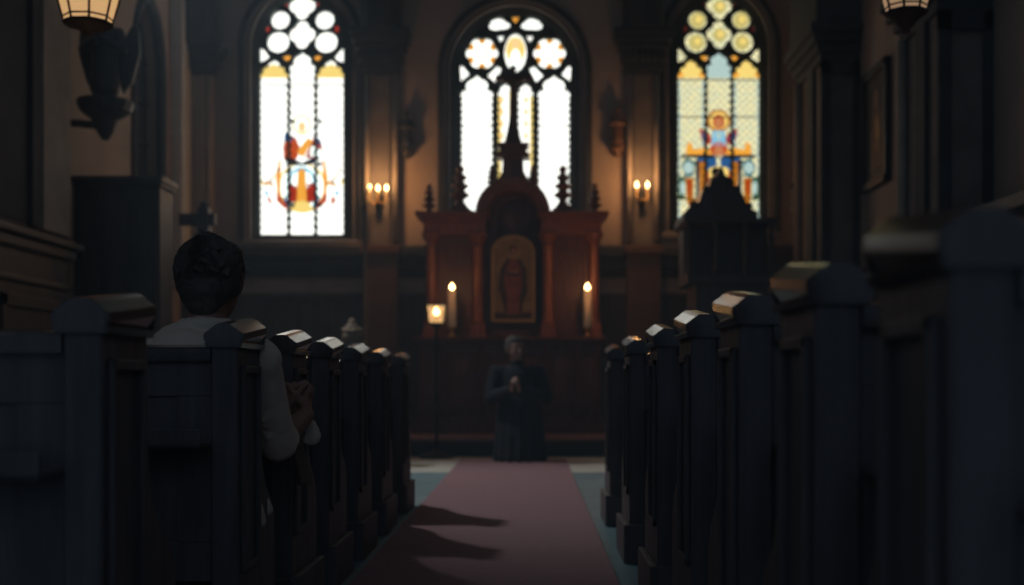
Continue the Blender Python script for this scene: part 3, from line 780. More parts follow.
# icon of a robed figure in a gilt arched frame
DI = DA + .0
ic = empty('icon_painting', (X(513, DI), y0 + .1, zt + .02))
def ip(o): o.parent = ic; o.matrix_parent_inverse = Matrix.Translation(ic.location).inverted(); return o
def ipoly(s, dx=0):
    a, b, tp, bt = 491 + s, 535 - s, 234 + s, 322 - s; cx = (a + b) / 2; hw = (b - a) / 2
    return [(a, bt), (a, 251)] + [(cx - hw * math.cos(math.pi * k / 14), 251 - (251 - tp) * math.sin(math.pi * k / 14)) for k in range(1, 14)] + [(b, 251), (b, bt)]
yi = y0 + .10
ip(plate('frame', towall(ipoly(0), DI), [towall(ipoly(3.2), DI)], yi, .05, 'gold', bevel=.006))
P = Panes(DI, yi + .004)
P.add(ipoly(2.6), 'icon_ground', 0)
def I(pts, m, l): P.add(pts, m, l)
I(circ(513, 251, 6.5, 7.5, n=18), 'gold', 1)
I([(507, 258), (519, 258), (526, 268), (528, 290), (523, 303), (522, 313), (505, 313), (502, 300), (498, 288), (500, 268)], 'icon_dark', 2)
I([(510, 258), (516, 258), (521, 268), (522, 285), (519, 300), (520, 314), (506, 314), (507, 298), (504, 280), (506, 268)], 'icon_red', 3)
I(circ(513, 249.5, 4.2, 5.5, n=14), 'icon_dark', 3); I(circ(513.2, 250.5, 2.8, 4, n=14), 'icon_skin', 4)
I([(506, 272), (513, 269), (520, 272), (519, 276), (507, 276)], 'icon_dark', 4); I(circ(511, 271, 2, 1.6, n=10), 'icon_skin', 5); I(circ(515.5, 271, 2, 1.6, n=10), 'icon_skin', 5)
I([(494, 312), (532, 312), (532, 319), (494, 319)], 'icon_dark', 1)
ip(P.build('picture', None))
tag(ic, 'gilt framed arched icon of a robed standing figure in the middle of the altar', 'painting')

# candles on the altar
def candle_thing(px, top, bot, hold, d, label, rw=4.0):
    c = (X(px, d), d, Z(hold, d)); r = empty('altar_candle', c); k = d / F
    m = MB(); h0 = (hold - bot) * k
    m.lathe([(.055, 0), (.055, .012), (.02, .03), (.015, h0 * .6), (.03, h0 * .8), (.04, h0), (.0, h0)], (0, 0, 0), 14); m.build('candlestick', 'brass', r, True)
    m = MB(); h1 = (hold - top) * k; rr = rw * k
    m.lathe([(rr, h0), (rr, h1 - .01), (rr * .85, h1), (rr * .2, h1 - .006)], (0, 0, 0), 14); m.build('candle', 'wax', r, True)
    m = MB(); fz = h1
    m.lathe([(.006, fz), (.024, fz + .012), (.03, fz + .03), (.022, fz + .05), (.001, fz + .085)], (0, 0, 0), 10); m.build('flame', 'flame', r, True)
    return tag(r, label, 'candle', 'lit candles on the altar'), (c[0], c[1], c[2] + fz + .05)
_, f1 = candle_thing(452, 290, 327, 337, 14.05, 'tall lit white candle on the left end of the altar')
_, f2 = candle_thing(587.5, 290, 327, 337, 14.05, 'tall lit white candle on the right end of the altar')

def plight(name, loc, power, col=(1, .48, .18), r=.03, parent=None):
    l = bpy.data.lights.new(name, 'POINT'); l.energy = power; l.color = col; l.shadow_soft_size = r
    o = bpy.data.objects.new(name, l); COL.objects.link(o); o.location = loc; return o
plight('candle_glow', (f1[0] - .05, f1[1] - .45, f1[2] + .05), 2.0, (1, .42, .16)); plight('candle_glow', (f2[0] + .05, f2[1] - .45, f2[2] + .05), 4.0, (1, .42, .16))

# lantern on a tall stand in front of the altar
DL = 12.3; k = DL / F
ls = empty('lantern_stand', (X(436.5, DL), DL, 0))
m = MB(); m.lathe([(.175, 0), (.175, .02), (.15, .035), (.06, .05), (.03, .09), (.0, .10)], (0, 0, 0), 24); m.build('base', 'iron', ls, True)
m = MB(); zl = Z(325, DL); m.lathe([(.016, .05), (.016, .6), (.028, .62), (.028, .65), (.016, .67), (.016, zl - .04), (.04, zl - .01), (.05, zl)], (0, 0, 0), 12); m.build('pole', 'iron', ls, True)
ln = empty('lantern_head', (0, 0, zl)); ln.parent = ls
m = MB(); h = .22
def frus(m, w0, w1, z0, z1):
    vs = [m.bm.verts.new(v) for v in ((-w0, -w0, z0), (w0, -w0, z0), (w0, w0, z0), (-w0, w0, z0), (-w1, -w1, z1), (w1, -w1, z1), (w1, w1, z1), (-w1, w1, z1))]
    for f in ((0,3,2,1),(4,5,6,7),(0,1,5,4),(1,2,6,5),(2,3,7,6),(3,0,4,7)): m.bm.faces.new([vs[i] for i in f])
mat('clear_lamp', (1, .85, .6), .2, trans=.85, emit=(1, .62, .28), strength=.35)
frus(m, .068, .09, .02, .2); m.build('glass', 'clear_lamp', ln)
m = MB(); frus(m, .075, .075, 0, .02); frus(m, .1, .1, .2, .212)
for sx in (-1, 1):
    for sy in (-1, 1): m.tube([(sx * .07, sy * .07, .01), (sx * .093, sy * .093, .205)], .006, 6)
m.build('frame', 'iron', ln)
m = MB(); m.lathe([(.03, .022), (.03, .1), (.006, .1)], (0, 0, 0), 12); m.build('candle', 'wax', ln)
m = MB(); m.lathe([(.006, .1), (.03, .125), (.03, .14), (.004, .185)], (0, 0, 0), 10); m.build('flame', 'flame', ln, True)
tag(ls, 'small square glass lantern with a burning candle on a tall thin floor stand', 'lantern')
plight('lantern_glow', (X(436.5, DL), DL + .02, zl + .24), .5)

# wall sconces with two or three candles
def sconce(px, py, d, flames, label):
    r = empty('candle_sconce', (X(px, d), d - .2, Z(py, d)))
    m = MB(); m.ball((0, .16, -.12), (.06, .03, .14), 12); m.lathe([(.0, -.28), (.03, -.26), (.05, -.2), (.02, -.15), (.035, -.1)], (0, .1, 0), 12)
    m.tube([(0, .16, -.12), (0, .05, -.2), (0, 0, -.12)], .014, 8)
    m.build('wall_plate', 'iron', r, True)
    m = MB(); 
    for fx in flames:
        m.tube([(0, 0, -.14), (fx * .6, 0, -.17), (fx, 0, -.12), (fx, 0, -.06)], .01, 8); m.lathe([(.01, -.06), (.035, -.05), (.035, -.042)], (fx, 0, 0), 10)
    m.build('arm', 'brass', r, True)
    for fx in flames:
        m = MB(); m.lathe([(.014, -.05), (.014, .0), (.003, .0)], (fx, 0, 0), 8); m.build('candle', 'wax', r)
        m = MB(); m.lathe([(.004, 0), (.02, .02), (.022, .035), (.002, .08)], (fx, 0, 0), 8); m.build('flame', 'flame', r, True)
    return tag(r, label, 'sconce', 'candle sconces on the pilasters beside the altar')
sconce(380, 193, D - .12, (-.11, 0, .11), 'wall sconce with three small flames on the pilaster left of the altar')
sconce(641.5, 190, D - .12, (-.08, .06), 'wall sconce with two small flames on the pilaster right of the altar')
plight('sconce_glow', (X(380, D - .3), D - .55, Z(188, D) + .05), 14, r=.08); plight('sconce_glow', (X(641, D - .3), D - .55, Z(186, D) + .05), 13, r=.08)

# little statues on the end wall either side of the altar
def saint(px, top, bot, d, m_, name, label, cat='statue', cross=False):
    k = d / F; h = (bot - top) * k; c = (X(px, d), d - .12, Z(bot, d)); r = empty(name, c)
    m = MB()
    m.cap((0, 0, h * .16), (0, 0, h * .5), h * .15, h * .11); m.cap((0, 0, h * .5), (0, 0, h * .74), h * .12, h * .10); m.ball((0, -.01, h * .91), (h * .065, h * .07, h * .085), 10)
    for s in (-1, 1): m.cap((s * h * .12, 0, h * .74), (s * h * .16, -.02, h * .56), h * .05, h * .045); m.cap((s * h * .16, -.02, h * .56), (s * h * .03, -h * .12, h * .6), h * .045, h * .035)
    m.cap((0, 0, h * .78), (0, 0, h * .86), h * .05, h * .045)
    remesh(m, 'figure', m_, r, max(.008, h * .012), 2)
    m = MB(); m.lathe([(.02, -h * .22), (h * .06, -h * .14), (h * .12, -h * .06), (h * .17, -.02), (h * .17, .02)], (0, 0, 0), 12); m.box((-h * .08, 0, -h * .16), (h * .08, .12, .02)); m.build('bracket', m_, r)
    return tag(r, label, cat)
saint(408, 113, 152, D, 'dark_bronze', 'saint_statue', 'small dark statue on a bracket on the wall left of the altar')
saint(617, 108, 150, D, 'wood_figure', 'saint_statue', 'small brown wooden statue on a bracket on the wall right of the altar')

# winged statue on the left wall
ws = empty('angel_statue', (X(98, 11.6), 11.6, Z(108, 11.6))); ws.location.x += .07; ws.scale = (1.1, 1.1, 1.1)
m = MB()
m.cap((0, 0, .2), (0, 0, .45), .14, .11); m.cap((0, 0, .45), (0, 0, .65), .12, .1); m.ball((0, -.02, .84), (.07, .08, .09), 12); m.cap((0, 0, .7), (0, 0, .8), .05, .05)
for s in (-1, 1): m.cap((s * .12, 0, .66), (s * .18, -.05, .5), .05, .04); m.cap((s * .18, -.05, .5), (s * .04, -.16, .56), .04, .03)
remesh(m, 'figure', 'dark_bronze', ws, .012, 2)
for s in (-1, 1):
    m = MB(); m.prism([(s * .05, .5), (s * .2, .75), (s * .26, .72), (s * .27, .5), (s * .2, .25), (s * .12, .15)], .10, .14); m.build('wing', 'dark_bronze', ws)
m = MB(); m.lathe([(.03, -.28), (.08, -.2), (.12, -.1), (.22, -.03), (.24, .03), (.24, .06)], (0, 0, 0), 14); m.tube([(0, .05, -.15), (-.3, .05, -.12), (-.38, .05, -.12)], .035, 8); m.build('bracket', 'dark_bronze', ws)
tag(ws, 'dark winged statue on a bracket high on the left wall beneath the hanging lantern', 'statue')

# tall dark cabinet (confessional) on the left
DC = 11.8
cf = empty('confessional', (X(119, DC), DC, 0))
x0, x1, zt2 = X(74, DC) - cf.location.x, X(160, DC) - cf.location.x, Z(180, DC)
m = MB(); m.box((x0, 0, 0), (x1, .42, zt2 - .06)); m.build('carcass', 'dark_wood', cf)
m = MB(); m.box((x0, -.06, zt2 - .07), (x1 + .03, .45, zt2 - .03), .01); m.box((x0, -.09, zt2 - .03), (x1 + .05, .46, zt2 + .03), .012); m.build('cornice', 'dark_wood', cf)
wd = (x1 - x0) / 3
for i in range(3):
    a = x0 + wd * i + .03; b = a + wd - .06
    m = MB(); m.box((a, -.03, .15), (b, 0, zt2 - .2), .005); m.box((a + .05, -.045, .3), (b - .05, -.03, 1.3), .006); m.box((a + .05, -.045, 1.4), (b - .05, -.03, zt2 - .35), .006)
    dd = m.build('door', 'dark_wood', cf)
    m = MB(); m.ball((b - .03, -.06, 1.35), .018, 8); m.build('door_knob', 'brass', dd)
tag(cf, 'tall plain dark wooden confessional cabinet against the left wall', 'cabinet')
# short dark rail beside it
br = MB(); br.box((X(176, 13), 13.1, Z(224, 13)), (X(212, 13), 13.2, Z(212, 13)), .01); br.box((X(195, 13), 13.08, 0), (X(206, 13), 13.22, Z(206, 13)), .01)
br.ball((X(200.5, 13), 13.15, Z(203, 13)), .05, 10)
tag(br.build('choir_rail', 'dark_wood'), 'dark wooden rail and post joining the cabinet on the left', 'rail')

# tall staff and pale statuette behind the left pews
DS = 13.6
sf = empty('processional_staff', (X(365, DS), DS, .165))
m = MB(); h = Z(205, DS) - .165; m.lathe([(.12, 0), (.12, .02), (.03, .06), (.022, .1), (.02, h)], (0, 0, 0), 12); m.build('pole', 'cream', sf, True)
m = MB(); m.lathe([(.02, h), (.04, h + .02), (.02, h + .05)], (0, 0, 0), 10); m.tube([(0, 0, h + .04), (.0, 0, h + .12), (.05, 0, h + .19), (.10, 0, h + .16)], .014, 8); m.build('hook', 'brass', sf, True)
tag(sf, 'slender upright processional staff left of the altar below the three flame sconce', 'staff')
DV = 11.2
vs_ = empty('veiled_statuette', (X(352, DV), DV, 0))
m = MB(); zb = Z(343, DV); m.box((-.13, -.13, 0), (.13, .13, .1), .01); m.box((-.09, -.09, .1), (.09, .09, zb - .04), .01); m.box((-.13, -.13, zb - .04), (.13, .13, zb), .01); m.build('pedestal', 'dark_wood', vs_)
m = MB(); m.cap((0, 0, zb + .06), (0, 0, zb + .12), .095, .075); m.cap((0, 0, zb + .12), (0, 0, zb + .19), .07, .04); m.cap((0, 0, zb + .17), (0, 0, zb + .225), .042, .012)
for s in (-1, 1): m.cap((s * .08, 0, zb + .12), (s * .02, -.09, zb + .11), .025, .018)
o = remesh(m, 'figure', 'cream', vs_, .007, 2)
tag(vs_, 'small pale veiled statuette on a dark post beyond the left pews', 'statue')

# carved pulpit with gabled canopy on the right
DP = 13.0
pp = empty('pulpit', (X(728, DP), DP, 0))
ox = pp.location.x
def px_(a): return X(a, DP) - ox
def pz(b): return Z(b, DP)
gab = [(683, 214), (690, 206), (698, 203), (701, 194), (708, 188), (710, 180), (716, 177), (720, 167), (724, 177), (731, 180), (733, 188), (741, 195), (746, 207), (756, 214)]
m = MB(); m.prism([(px_(a), pz(b)) for a, b in gab] + [(px_(756), pz(222)), (px_(683), pz(222))], -.1, .75)
m.ball((px_(720), .3, pz(167)), .05, 8)
for a, b in ((692, 205), (705, 190), (735, 190), (748, 207)): m.ball((px_(a), -.08, pz(b)), .04, 8)
m.build('canopy', 'dark_wood', pp)
m = MB(); m.box((px_(683), -.12, pz(224)), (px_(776), .8, pz(219)), .01); m.box((px_(748), -.02, pz(224)), (px_(774), .75, pz(221)), .01); m.build('cornice', 'dark_wood', pp)
m = MB(); m.box((px_(687), .3, pz(279)), (px_(773), .72, pz(222)), .01)
for a in (689, 716, 745, 771): m.lathe([(.045, pz(278)), (.045, pz(274)), (.028, pz(272)), (.028, pz(228)), (.045, pz(224))], (px_(a), -.03, 0), 10)
m.build('back_panel', 'dark_wood', pp)
m = MB(); m.box((px_(686), -.1, pz(284)), (px_(775), .75, pz(275)), .012); m.box((px_(695), -.05, pz(330)), (px_(768), .7, pz(284)), .01)
for a in (700, 724, 748): m.box((px_(a), -.07, pz(326)), (px_(a + 16), -.05, pz(289)), .008)
m.build('parapet', 'dark_wood', pp)
m = MB(); m.lathe([(.35, 0), (.35, .08), (.18, .16), (.16, .9), (.3, pz(330))], (px_(731), .32, 0), 8); m.build('stem', 'dark_wood', pp)
tag(pp, 'dark carved pulpit with a stepped gable canopy silhouetted against the right window', 'pulpit')

# painting on the right wall
pt = empty('wall_painting', (XR, 12.45, 2.8))
m = MB(); ya, yb, za, zb = -.45, .47, 0, 1.25
for a, b in (((-.07, ya, za), (-.01, ya + .09, zb)), ((-.07, yb - .09, za), (-.01, yb, zb)), ((-.07, ya, za), (-.01, yb, za + .09)), ((-.07, ya, zb - .09), (-.01, yb, zb))): m.box(a, b, .01)
m.build('frame', 'dark_bronze', pt)
m = MB(); m.box((-.03, ya + .05, .05), (-.02, yb - .05, 1.2)); m.build('canvas', 'canvas', pt)
bm = bmesh.new(); mats = ['wood_figure', 'icon_skin', 'gold', 'icon_red']
def wpoly(pts, mi, l):
    f = bm.faces.new([bm.verts.new((-.031 - .002 * l, y, z)) for y, z in pts]); f.material_index = mi
wpoly([(-.22, .2), (.2, .2), (.16, .6), (.1, .85), (-.08, .85), (-.18, .55)], 0, 0); wpoly([(y, z) for y, z in circ(0, .92, .07, .1, n=12)], 1, 1)
wpoly([(-.12, .5), (.0, .45), (.04, .7), (-.08, .75)], 2, 1); wpoly([(.04, .4), (.13, .45), (.1, .8), (.04, .78)], 3, 1); wpoly(circ(-.04, .42, .05, .06, n=10), 1, 2)
me = bpy.data.meshes.new('figure'); bm.to_mesh(me); bm.free(); link('painted_figure', me, mats, pt)
tag(pt, 'tall dark framed painting of a figure on the right wall', 'painting')
# a framed panel at the right edge and a small finial on the ledge
pf = empty('wall_plaque', (XR, 8.3, Z(93, 8.0) - .05))
m = MB(); m.box((-.03, -.9, 0), (0, .25, 1.4)); m.build('panel', 'plaster', pf)
m = MB()
for a, b in (((-.05, -.9, -.03), (0, .28, .02)), ((-.05, .25, -.03), (0, .29, 1.42)), ((-.05, -.9, 1.38), (0, .28, 1.42)), ((-.05, -.93, -.03), (0, -.89, 1.42))): m.box(a, b, .006)
m.build('frame', 'dark_bronze', pf)
tag(pf, 'large framed panel on the right wall cut by the right edge', 'plaque')
fi = MB(); cx_, cy_, cz_ = XR - .12, 8.0, 2.09
fi.lathe([(.05, 0), (.05, .02), (.012, .04), (.012, .08)], (cx_, cy_, cz_), 10)
for a, b in ((0, .15), (-.035, .11), (.035, .11)): fi.ball((cx_, cy_ + a, cz_ + b), .026, 8)
tag(fi.build('ledge_ornament', 'dark_bronze'), 'small dark trefoil ornament on the ledge at the right edge', 'ornament')
# dark bracket statue by the far pier
saint(801 - 8, 178, 206, 14.6, 'dark_bronze', 'saint_statue', 'small dark statue beside the far right pier')

# ------------------------------------------------------------------ hanging lanterns
def hanging(px, bottom, d, wtop, wbot, hglass, gm, label, n=8, z0=.10):
    k = d / F; r = empty('hanging_lantern', (X(px, d), d, Z(bottom, d)))
    wt, wb, hg = wtop * k / 2, wbot * k / 2, hglass * k
    def ring(z, w): return [(w * math.cos(2 * math.pi * i / n + .39), w * math.sin(2 * math.pi * i / n + .39), z) for i in range(n)]
    m = MB(); a = [m.bm.verts.new(v) for v in ring(z0, wb)]; b = [m.bm.verts.new(v) for v in ring(z0 + hg * .5, (wb * .42 + wt * .58))]; c = [m.bm.verts.new(v) for v in ring(z0 + hg, wt)]
    for p, q_ in ((a, b), (b, c)):
        for i in range(n): m.bm.faces.new((p[i], p[(i+1) % n], q_[(i+1) % n], q_[i]))
    m.bm.faces.new(a[::-1]); m.bm.faces.new(c); m.build('glass', gm, r)
    m = MB()
    A, B, C_ = ring(z0, wb * 1.03), ring(z0 + hg * .5, (wb * .42 + wt * .58) * 1.03), ring(z0 + hg, wt * 1.03)
    for i in range(n):
        m.tube([A[i], B[i], C_[i]], .006, 6); m.tube([A[i], A[(i+1) % n]], .009, 6); m.tube([C_[i], C_[(i+1) % n]], .009, 6)
        q1 = ring(z0 + hg * .12, wb * 1.06); m.tube([q1[i], q1[(i+1) % n]], .005, 6)
    m.build('cage', 'iron', r)
    m = MB(); q0 = z0 / .1; m.lathe([(.002, -.01), (.02, .0), (.02, .02 * q0), (.035, .03 * q0), (wb * .55, .055 * q0), (wb * .9, .085 * q0), (wb * 1.08, z0 - .005), (wb * 1.08, z0 + .005)], (0, 0, 0), 16); m.build('bottom_cap', 'iron', r, True)
    zz = z0 + hg
    m = MB(); m.lathe([(wt * 1.15, zz), (wt * 1.15, zz + .02), (wt * .8, zz + .09), (wt * .3, zz + .14), (.03, zz + .2), (.03, zz + .24)], (0, 0, 0), 16); m.build('crown', 'iron', r, True)
    m = MB(); m.tube([(0, 0, zz + .24), (0, 0, HT - r.location.z)], .012, 6); m.build('hanging_rod', 'iron', r)
    return tag(r, label, 'lantern', 'lanterns hanging over the nave')
hanging(88, 35, 6.0, 66, 44, 48, 'lamp_glass', 'glowing amber glass hanging lantern in the top left corner', z0=.055)
hanging(906, 33, 6.0, 60, 38, 48, 'lamp_glass_dim', 'dim amber glass hanging lantern in the top right corner')
plight('lamp_glow', (X(88, 6), 6, Z(10, 6) - .35), .5); plight('lamp_glow', (X(906, 6), 6, Z(8, 6) - .35), .3)

# ------------------------------------------------------------------ people
def hand(m, o, f, u, s, curl=(.7, .9, .6), spread=.02, sc=1.0, thumb=.6):
    """o wrist, f towards fingers, u palm normal, s towards the thumb"""
    o = Vector(o); f = Vector(f).normalized(); u = Vector(u); u = (u - f * u.dot(f)).normalized(); s = Vector(s); s = (s - f * s.dot(f) - u * s.dot(u)).normalized()
    for i, t in enumerate((.030, .010, -.011, -.030)):
        kn = o + f * (.088 - .004 * abs(i - 1)) * sc + s * t * sc
        m.cap(o + s * t * .6 * sc, kn, .014 * sc, .0115 * sc)
        L = ((.042, .025, .021), (.046, .029, .022), (.043, .027, .021), (.034, .021, .018))[i]
        p = kn; a = 0
        for j, l in enumerate(L):
            a += curl[j] * (1 + .05 * i)
            dv = (f * math.cos(a) + u * math.sin(a) + s * (t * .8)).normalized()
            qn = p + dv * l * sc; r0 = (.0096, .0088, .0080)[j] * sc
            m.cap(p, qn, r0, r0 * .93, 10); p = qn
    p = o + f * .02 * sc + s * .026 * sc; a = (f * .62 + s * .62 + u * .45 * thumb).normalized(); p2 = p + a * .042 * sc
    m.cap(p, p2, .015 * sc, .012 * sc); b = (f * .9 + s * .1 + u * .5 * thumb).normalized(); p3 = p2 + b * .032 * sc; m.cap(p2, p3, .011 * sc, .010 * sc); m.cap(p3, p3 + (f * .9 + u * .6).normalized() * .022 * sc, .0098 * sc, .0085 * sc)

def head(m, c, sc, fwd, tilt=0):
    """head shape around c facing fwd (unit xy)"""
    fx = Vector((fwd[0], fwd[1], 0)).normalized(); sx = Vector((-fx.y, fx.x, 0)); up = Vector((0, 0, 1))
    R = Matrix((sx, fx, up)).transposed()
    def P_(a, b, z): return Vector(c) + (sx * a + fx * b + up * z) * sc
    m.ball(P_(0, -.010, .025), (.076 * sc, .092 * sc, .088 * sc), 18, R)
    m.ball(P_(0, .022, -.030), (.062 * sc, .070 * sc, .075 * sc), 16, R)
    m.ball(P_(0, .052, -.075), (.036 * sc, .032 * sc, .030 * sc), 12, R)           # chin
    for s in (-1, 1):
        m.ball(P_(s * .035, .060, -.018), (.024 * sc, .022 * sc, .022 * sc), 10, R)  # cheek
        m.ball(P_(s * .076, -.004, -.008), (.011 * sc, .020 * sc, .031 * sc), 10, R)  # ear
        m.ball(P_(s * .078, -.010, .004), (.010 * sc, .016 * sc, .018 * sc), 10, R)
        m.cap(P_(s * .012, .080, .020), P_(s * .045, .068, .020), .011 * sc, .010 * sc)  # brow
    for s in (-1, 1): m.ball(P_(s * .030, .070, -.001), (.0145 * sc, .0145 * sc, .012 * sc), 10, R)   # closed lids
    m.cap(P_(0, .082, .008), P_(0, .106, -.030), .009 * sc, .014 * sc, 10)           # nose
    m.cap(P_(-.018, .086, -.055), P_(.018, .086, -.055), .010 * sc, .010 * sc, 10)   # lips
    m.cap(P_(-.014, .084, -.064), P_(.014, .084, -.064), .009 * sc, .009 * sc, 10)
    return P_, R

# --- seated person in the second left row
ps = empty('person', (-1.0, 3.42, .45))
inv = Matrix.Translation(ps.location).inverted()
def fix(o, par): o.parent = par; o.matrix_parent_inverse = inv; return o
hc = Vector((-.925, 3.47, 1.085))
body = MB()
P_, R = head(body, hc, 1.06, (.12, 1))
body.cap((-.935, 3.43, .93), (-.93, 3.445, 1.03), .056, .052)                     # neck
body.cap((-1.0, 3.40, .60), (-.965, 3.39, .82), .12, .13); body.cap((-1.07, 3.40, .84), (-.86, 3.40, .84), .08, .08)
RS, RE, RW = Vector((-.775, 3.40, .855)), Vector((-.752, 3.55, .615)), Vector((-.705, 3.745, .690))
LS, LE, LW = Vector((-1.135, 3.41, .855)), Vector((-1.06, 3.58, .64)), Vector((-.768, 3.74, .690))
for a, b, c in ((RS, RE, RW), (LS, LE, LW)):
    body.cap(a, b, .05, .042); body.cap(b, c, .040, .027)
hand(body, RW, (-.05, .50, .86), (-1, .1, .1), (0, -.86, .5), (1.15, 1.35, .8), sc=.98, thumb=1.3)
hand(body, LW + Vector((.006, 0, 0)), (.12, .50, .86), (1, .1, -.1), (0, -.86, .5), (.85, 1.25, .9), sc=.98, thumb=.9)
for s in (-1, 1):
    hx = -1.02 + s * .09
    body.cap((hx, 3.42, .545), (hx + s * .03, 3.76, .51), .075, .06); body.cap((hx + s * .03, 3.76, .51), (hx + s * .03, 3.72, .12), .055, .04); body.cap((hx + s * .03, 3.72, .06), (hx + s * .03, 3.86, .035), .035, .03)
fix(remesh(body, 'body', 'skin', None, .0045, 3), ps)
h = MB()
h.ball(P_(0, -.022, .034), (.091 * 1.06, .103, .094), 20, R); h.ball(P_(0, -.050, -.012), (.080, .066, .080), 16, R)
h.ball(P_(0, .035, .078), (.078, .07, .045), 16, R)
for s in (-1, 1): h.ball(P_(s * .064, -.018, .005), (.030, .058, .058), 12, R)
h.ball(P_(0, -.066, -.060), (.054, .034, .045), 12, R)
random.seed(3)
for k in range(26):                                                                # loose locks
    a = random.uniform(0, 2 * math.pi); e = random.uniform(-.2, 1.45)
    n_ = Vector((math.cos(a) * math.cos(e), math.sin(a) * math.cos(e) - .1, math.sin(e)))
    p0 = P_(n_.x * .080, -.022 + n_.y * .090, .036 + n_.z * .084)
    tdir = Vector((-n_.y + random.uniform(-.5, .5), n_.x + random.uniform(-.5, .5), -.5 + random.uniform(-.3, .3)))
    h.cap(p0, p0 + Vector((n_.x, n_.y, n_.z)) * .006 + tdir * .022, .011, .004, 8)
fix(remesh(h, 'hair', 'hair', None, .0045, 5, .003, 22), ps)
st = MB(); random.seed(11)
for k in range(1500):                                                              # short strands combed down from the crown
    a = random.uniform(0, 2 * math.pi); e = math.asin(random.uniform(-.35, 1))
    n_ = Vector((math.cos(a) * math.cos(e), math.sin(a) * math.cos(e), math.sin(e)))
    if n_.y > .75 and n_.z < .25: continue
    lo = 1 if n_.z > -.1 else .86
    p0 = P_(n_.x * .090 * lo, -.022 + n_.y * .100 * lo, .034 + n_.z * .094)
    crown = Vector((.1, -.35, .93)); tg = (n_ - crown); tg -= n_ * tg.dot(n_)
    tg = (tg.normalized() + Vector([random.uniform(-.35, .35) for _ in range(3)])).normalized(); L = random.uniform(.018, .034)
    p1 = p0 + tg * L * .5 + n_ * .004; p2 = p0 + tg * L + n_ * random.uniform(-.001, .007)
    st.tube([p0 - n_ * .004, p1, p2], [.0016, .0013, .0004], 3)
o = fix(st.build('hair_strands', 'hair', None), ps); o['kind'] = 'stuff'

sh = MB()
sh.cap((-1.0, 3.40, .605), (-.968, 3.385, .80), .145, .150); sh.cap((-1.085, 3.395, .845), (-.84, 3.395, .845), .085, .085)
sh.cap((-1.0, 3.41, .88), (-.935, 3.425, .925), .085, .07); sh.ball((-.97, 3.38, .84), (.17, .11, .09), 16)
for a, b, c in ((RS, RE, RW), (LS, LE, LW)):
    sh.ball(a, .066); sh.cap(a, b, .062, .054); sh.cap(b.lerp(a, .12), b, .060, .058); sh.cap(b, b.lerp(c, .16), .056, .052)
for k in range(7):                                                                 # folds of the sleeve
    t = .25 + k * .11; p = RS.lerp(RE, t); sh.cap(p + Vector((.035, -.03, .012)), p + Vector((-.01, -.052, -.02 - .01 * (k % 2))), .013, .010)
sh.tube([(-.935 + .062 * math.cos(t), 3.435 + .062 * math.sin(t), .962 + .006 * math.sin(t)) for t in [k * math.pi / 10 for k in range(20)]] + [(-.873, 3.435, .962)], .016, 8)
sh.cap((-.86, 3.36, .60), (-.80, 3.34, .47), .05, .035); sh.cap((-.80, 3.34, .50), (-.765, 3.36, .405), .036, .022); sh.cap((-.80, 3.42, .50), (-.76, 3.44, .43), .03, .02)
fix(remesh(sh, 'shirt', 'shirt', None, .006, 3, .004, 14), ps)
tr = MB()
tr.cap((-1.07, 3.42, .56), (-.97, 3.42, .56), .108, .108)
for s in (-1, 1):
    hx = -1.02 + s * .09
    tr.cap((hx, 3.42, .545), (hx + s * .03, 3.755, .525), .092, .072); tr.cap((hx + s * .03, 3.755, .52), (hx + s * .03, 3.72, .14), .07, .055)
fix(remesh(tr, 'trousers', 'trousers', None, .008, 3, .004, 12), ps)
for s in (-1, 1):
    hx = -1.02 + s * .12; q1 = MB(); q1.cap((hx, 3.70, .045), (hx, 3.83, .038), .043, .036); q1.box((hx - .04, 3.655, 0), (hx + .04, 3.87, .02), .008)
    fix(remesh(q1, 'shoe', 'shoe', None, .006, 2), ps)
tag(ps, 'person in a white shirt with short dark hair, seen from behind, seated with clasped hands', 'person')
hk = MB(); random.seed(5)
hk.ball((-.700, 3.790, .655), (.022, .016, .030), 12); hk.ball((-.690, 3.785, .628), (.026, .016, .030), 12); hk.ball((-.703, 3.78, .612), (.022, .014, .020), 12)
tag(remesh(hk, 'handkerchief', 'shirt', None, .004, 2, .006, 40), 'crumpled white cloth poking out below the clasped hands', 'cloth')
# tan cloth hanging from the hands
cl = MB(); n = 16
pts = []
rows = []
for i in range(n + 1):
    t = i / n; z = .745 - .27 * t; cx = -.752 + .045 * t + .004 * math.sin(9 * t); wd = .016 + .010 * t
    rows.append([(cx - wd, 3.735 + .006 * math.sin(7 * t), z), (cx - wd * .2, 3.722 + .004 * math.sin(5 * t), z - .004), (cx + wd * .4, 3.734, z), (cx + wd, 3.724, z - .003)])
for off in (0, .004):
    pass
g = [[cl.bm.verts.new(p) for p in r] for r in rows]; g2 = [[cl.bm.verts.new((p[0], p[1] + .006, p[2])) for p in r] for r in rows]
for i in range(n):
    for j in range(3):
        cl.bm.faces.new((g[i][j], g[i][j+1], g[i+1][j+1], g[i+1][j])); cl.bm.faces.new((g2[i][j+1], g2[i][j], g2[i+1][j], g2[i+1][j+1]))
    cl.bm.faces.new((g[i][0], g[i+1][0], g2[i+1][0], g2[i][0])); cl.bm.faces.new((g[i+1][3], g[i][3], g2[i][3], g2[i+1][3]))
cl.bm.faces.new([*g[0], *g2[0][::-1]]); cl.bm.faces.new([*g[-1][::-1], *g2[-1]])
tag(cl.build('cloth_strap', 'tan_cloth', smooth=True), 'narrow tan cloth strap hanging from the clasped hands', 'cloth')

